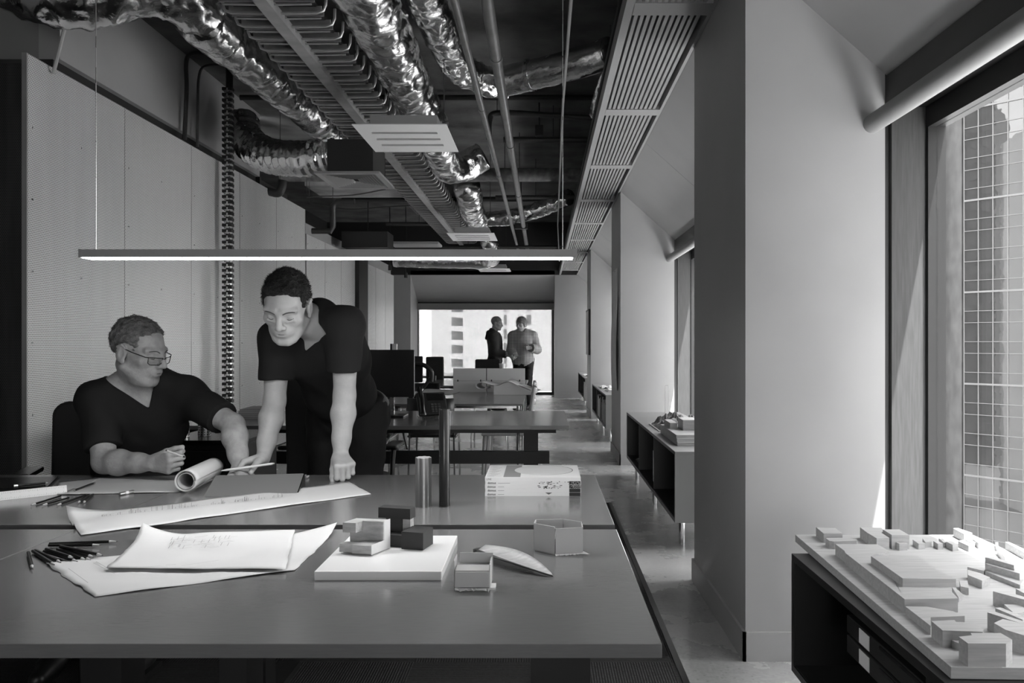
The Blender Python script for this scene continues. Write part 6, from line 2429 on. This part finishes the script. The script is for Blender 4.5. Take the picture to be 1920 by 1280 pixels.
        o = bpy.data.objects.new('shoe', np_mesh('shoe', V_ - off, Fq, M['black']))
        COL.objects.link(o)
        o.parent = root
    return root, tips


def face_details(head, root, brow=True, lids=True, thick=0.003):
    for q in (-1, 1):
        if brow:
            head.tubes('eyebrow', [[(q * 0.013, 0.0945, 0.0155), (q * 0.03, 0.0915, 0.0225), (q * 0.051, 0.0765, 0.018)]], thick, M['brow'], root)
        if lids:
            head.tubes('eyelash_crease', [[(q * 0.021, 0.0835, -0.0065), (q * 0.0325, 0.0865, -0.009), (q * 0.045, 0.079, -0.006)]], 0.0012, M['lash_crease'], root)  # lashes, with the darkness of the lid line in their colour
    head.tubes('mouth_line', [[(-0.023, 0.0915, -0.0645), (0, 0.0985, -0.0642), (0.023, 0.0915, -0.0645)]], 0.0011, M['lash_crease'], root)  # parting of the lips, crease shade put into its colour


# ------------------------------------------------------------------ the seated man
J = dict(base=(-1.7, 3.2), pelvis=(-1.80, 3.40, 0.56), neck=V(263, 706, 3.13), shR=V(184, 750, 3.08), shL=V(352, 744, 3.19),
         elR=V(196, 866, 2.985), wrR=V(287, 868, 2.90), elL=V(437, 796, 3.06), wrL=V(450, 874, 2.93),
         hipR=(-1.90, 3.36, 0.52), hipL=(-1.68, 3.36, 0.52), knR=(-1.86, 2.97, 0.50), knL=(-1.56, 2.99, 0.50), anR=(-1.86, 2.95, 0.1), anL=(-1.54, 2.98, 0.1))
J['belly'] = Vector((0.02, -0.03, 0))
lf, fw, up_ = torso_frame(J)
J['vpix'] = (279, 766)
hA = Head(V(262, 657, 3.07), (0.95, -0.17, -0.26), roll=0.05, sc=1.06)
hands = dict(R=dict(d=(0.86, -0.40, 0.06), t=(0.1, -0.25, 1.0), curl={'i': (0.75, 1.35, 0.5), 'm': (1.0, 1.5, 0.7), 'r': (1.15, 1.5, 0.8), 'l': (1.2, 1.5, 0.8)}, thumb=(0.35, 0.45, 0.5), sc=1.0),
             L=dict(d=(0.45, -0.6, -0.35), t=(-0.6, -0.4, 0.3), curl=(0.45, 0.6, 0.4), thumb=(0.5, 0.3, 0.5)))
pA, tipsA = build_person('person', 'man in black V-neck T-shirt and glasses seated at the desk, holding a pen', J, hA, hands,
                         dict(skin=M['skin_old'], fat=1.06, old=True, neckf=1.05, foot=(0.2, -1), sleeve=0.74, vslope=0.62, hem=0.05, arm=1.04))
hA.hair(thick=0.003, c0=0.028, m=M['hair_grey'], parent=pA, seed=3, strands=7000, L=0.011, comb=(0, 1.2, 0.1), front=0.0, side=-0.005)
face_details(hA, pA, thick=0.0018)
# glasses, slipped down the nose
g = hA.tubes('glasses', [[(0.006, 0.1085, -0.004), (0, 0.11, -0.003), (-0.006, 0.1085, -0.004)]], 0.0016, M['black_gloss'], pA)
g.name = 'glasses'
loc = vec(pA.location)
for q in (-1, 1):
    y0, y1 = 0.107, 0.098
    rim = [(q * 0.008, y0, 0.0), (q * 0.034, y0 - 0.003, 0.001), (q * 0.062, y1 - 0.01, 0.001), (q * 0.061, y1 - 0.01, -0.020), (q * 0.053, y1 - 0.006, -0.027), (q * 0.02, y0 - 0.002, -0.027), (q * 0.009, y0, -0.018)]
    MB().tube([Vector(hA.w(p) - loc) for p in rim], 0.0016, 6, closed=True).build('rim', M['black_gloss'], g, smooth=True)
    MB().tube([Vector(hA.w(p) - loc) for p in ((q * 0.062, y1 - 0.01, 0.0), (q * 0.072, y1 - 0.016, 0.001), (q * 0.080, 0.03, 0.006), (q * 0.083, -0.006, 0.012), (q * 0.084, -0.03, -0.006))], 0.0019, 6).build('temple', M['black_gloss'], g, smooth=True)
    MB().add([Vector(hA.w(p) - loc) for p in rim], [tuple(range(7))]).build('lens', M['glass'], g)

# pen in his right hand
tp = tipsA['R']
pa = Vector(V(336, 853, 2.80))
d = (Vector(V(352, 859, 2.79)) - Vector(V(304, 842, 2.84)))
d.normalize()
pen = thing('pen', 'slim silver pen held in the right hand of the seated man', 'pen', pa)
MB().tube([-d * 0.06, d * 0.022], 0.0036, 10).build('barrel', M['white'], pen, smooth=True)
MB().tube([d * 0.022, d * 0.034], [0.0036, 0.0006], 10).build('nib', M['lead'], pen, smooth=True)
MB().tube([-d * 0.067, -d * 0.06], 0.003, 10).build('button', M['chrome'], pen, smooth=True)

# ------------------------------------------------------------------ the standing man, leaning on the desk
J = dict(base=(-0.9, 3.5), pelvis=(-0.885, 3.52, 0.93), neck=(-0.905, 3.075, 1.335), shR=V(521, 640, 3.13), shL=V(647, 612, 3.0),
         elR=V(515, 752, 3.11), wrR=V(494, 858, 3.0), elL=V(646, 742, 3.04), wrL=V(638, 855, 2.985),
         hipR=(-0.99, 3.56, 0.88), hipL=(-0.80, 3.47, 0.88), knR=(-1.0, 3.5, 0.48), knL=(-0.80, 3.42, 0.48), anR=(-0.99, 3.62, 0.09), anL=(-0.80, 3.52, 0.09))
J['vpix'] = (571, 660)
hB = Head(V(537, 573, 2.93), (0.02, -0.85, -0.52), roll=-0.05, sc=1.06)
hands = dict(L=dict(d=(0.38, -0.80, -0.28), t=(-0.9, -0.4, 0.0), curl={'i': (1.2, 1.75, 0.8), 'm': (1.25, 1.75, 0.8), 'r': (1.25, 1.75, 0.8), 'l': (1.25, 1.75, 0.8)}, thumb=(0.3, 0.35, 0.55), sc=1.03),
             R=dict(d=(-0.55, -0.72, -0.22), t=(0.35, -0.75, 0.45), curl={'i': (0.55, 1.0, 0.5), 'm': (0.75, 1.2, 0.6), 'r': (1.0, 1.3, 0.7), 'l': (1.1, 1.3, 0.7)}, thumb=(0.5, 0.5, 0.5), sc=1.03))
pB, tipsB = build_person('person', 'man in black T-shirt standing and leaning on the desk with both hands', J, hB, hands,
                         dict(skin=M['skin'], fat=0.98, foot=(-0.45, -0.9), sleeve=0.60, vslope=0.5, vmax=0.15, hem=0.03, waist=0.09, belt=True, neckr=0.07, floor_z=0.006))
hB.hair(thick=0.005, c0=0.018, m=M['hair_dark'], parent=pB, seed=7, strands=7000, L=0.012, comb=(0, 0.3, 0.2), side=-0.012, front=0.01)
face_details(hB, pB, thick=0.0022)
# white pencil
tp = tipsB['R']
a, b = V(417, 882, 2.84), V(512, 869, 2.88)
mid = a.lerp(b, 0.5)
d = (b - a).normalized()
pc = thing('digital_pencil', 'white digital pencil held by the standing man', 'pencil', mid)
t0 = 0.5
MB().tube([-d * 0.075, d * 0.088], 0.0044, 12).build('barrel', M['white'], pc, smooth=True)
MB().tube([-d * 0.095, -d * 0.075], [0.001, 0.0044], 12).build('tip', M['white'], pc, smooth=True)
MB().tube([d * 0.088, d * 0.095], [0.0044, 0.003], 12).build('cap', M['steel'], pc, smooth=True)

# ------------------------------------------------------------------ the two people by the far window
D_ = 14.4
def W(px, py, dd=0.0):
    return V(px, py, D_ + dd)
low = dict(h=0.012, hh=0.006, hd=0.006, ht=0.012)
cx_ = W(930, 0).x
M['dark_cloth'] = mat('dark hooded jumper', 0.03, 0.9)
J = dict(base=(cx_, D_), pelvis=(cx_ - 0.02, D_, 0.93), neck=W(927, 622) , shR=W(925, 632, -0.17), shL=W(925, 632, 0.17),
         elR=W(928, 660, -0.2), wrR=W(947, 663, -0.12), elL=W(928, 661, 0.2), wrL=W(950, 665, 0.1),
         hipR=(cx_ - 0.02, D_ - 0.09, 0.88), hipL=(cx_ - 0.02, D_ + 0.09, 0.88), knR=(cx_, D_ - 0.09, 0.48), knL=(cx_ + 0.02, D_ + 0.1, 0.48), anR=(cx_ - 0.02, D_ - 0.1, 0.09), anL=(cx_ + 0.03, D_ + 0.1, 0.09))
hC = Head(W(932, 606), (0.95, -0.15, -0.18), sc=1.02)
hd_ = dict(d=(1, -0.1, -0.1), t=(0, 0.2, 1), curl=(0.5, 0.6, 0.4))
pC, _ = build_person('person', 'bald man in dark hooded jumper standing at left before the far window', J, hC, dict(R=hd_, L=hd_),
                     dict(skin=M['skin_old'], foot=(1, 0), sleeve=1.85, v=False, loose=0.02, hem=0.1, shirt_mat=M['dark_cloth'], shirt_name='jumper', floor_z=0.0, neckr=0.066, fat=1.02, **low))
off = Vector(pC.location)
hood = SDF()
hood.rcone(W(912, 634, -0.06), W(917, 624, 0.0), 0.03, 0.05, 0.03)
hood.rcone(W(912, 634, 0.06), W(917, 624, 0.0), 0.03, 0.05, 0.03)
V_, Fq = poly(hood, 0.01)
o = bpy.data.objects.new('hood', np_mesh('hood', V_ - np.array(off), Fq, M['dark_cloth']))
COL.objects.link(o)
o.parent = pC
hC.hair(thick=0.003, c0=0.0, m=M['hair_grey'], parent=pC, seed=5, strands=300, L=0.006, h=0.005)


def check_mat():
    m = bpy.data.materials.new('checked shirt')
    m.use_nodes = True
    g_ = NT(m)
    b_ = m.node_tree.nodes['Principled BSDF']
    o_ = g_.xyz()
    a_ = g_.math('LESS_THAN', g_.math('FRACT', g_.math('MULTIPLY', o_[0], 36.0)), 0.32)
    c_ = g_.math('LESS_THAN', g_.math('FRACT', g_.math('MULTIPLY', o_[2], 36.0)), 0.32)
    s_ = g_.math('MAXIMUM', a_, c_)
    g_.mixcol(s_, 0.05, 0.5, b_.inputs['Base Color'])
    b_.inputs['Roughness'].default_value = 0.9
    return m


cx_ = W(980, 0).x
J = dict(base=(cx_, D_ + 0.1), pelvis=(cx_ + 0.01, D_ + 0.05, 0.93), neck=W(979, 622), shR=W(962, 631), shL=W(998, 630, 0.05),
         elR=W(958, 657, -0.06), wrR=W(964, 668, -0.22), elL=W(1007, 655, 0.0), wrL=W(995, 652, -0.2),
         hipR=(cx_ - 0.08, D_ + 0.05, 0.88), hipL=(cx_ + 0.1, D_ + 0.05, 0.88), knR=(cx_ - 0.08, D_, 0.48), knL=(cx_ + 0.1, D_, 0.48), anR=(cx_ - 0.09, D_ + 0.05, 0.09), anL=(cx_ + 0.11, D_ + 0.05, 0.09))
hD = Head(W(977, 608), (-0.5, -0.85, -0.1), sc=1.04)
hR = dict(d=(-0.4, -0.8, -0.2), t=(0.3, 0, 1), curl=(0.5, 0.6, 0.4))
hL = dict(d=(-0.8, -0.4, 0.0), t=(0, 0, 1), curl=(0.9, 1.2, 0.6))
pD, _ = build_person('person', 'person in a checked shirt standing at right before the far window', J, hD, dict(R=hR, L=hL),
                     dict(skin=M['skin_old'], foot=(-0.4, -1), sleeve=1.85, v=False, loose=0.03, hem=0.16, shirt_mat=check_mat(), shirt_name='shirt', floor_z=0.0, fat=1.1, neckr=0.066, **low))
hD.hair(thick=0.02, c0=-0.02, m=M['hair_grey'], parent=pD, seed=6, strands=1500, L=0.05, h=0.005, side=0.06, comb=(0, -0.3, -0.8))
t = thing('document', 'pale sheets held between the two people before the far window', 'paper', W(968, 668, -0.2))
for k in range(3):
    MB().cbox((0.01 * k, 0.0, 0.004 * k), (0.3, 0.22, 0.002), 0.05 * k).build('sheet', M['paper'], t)
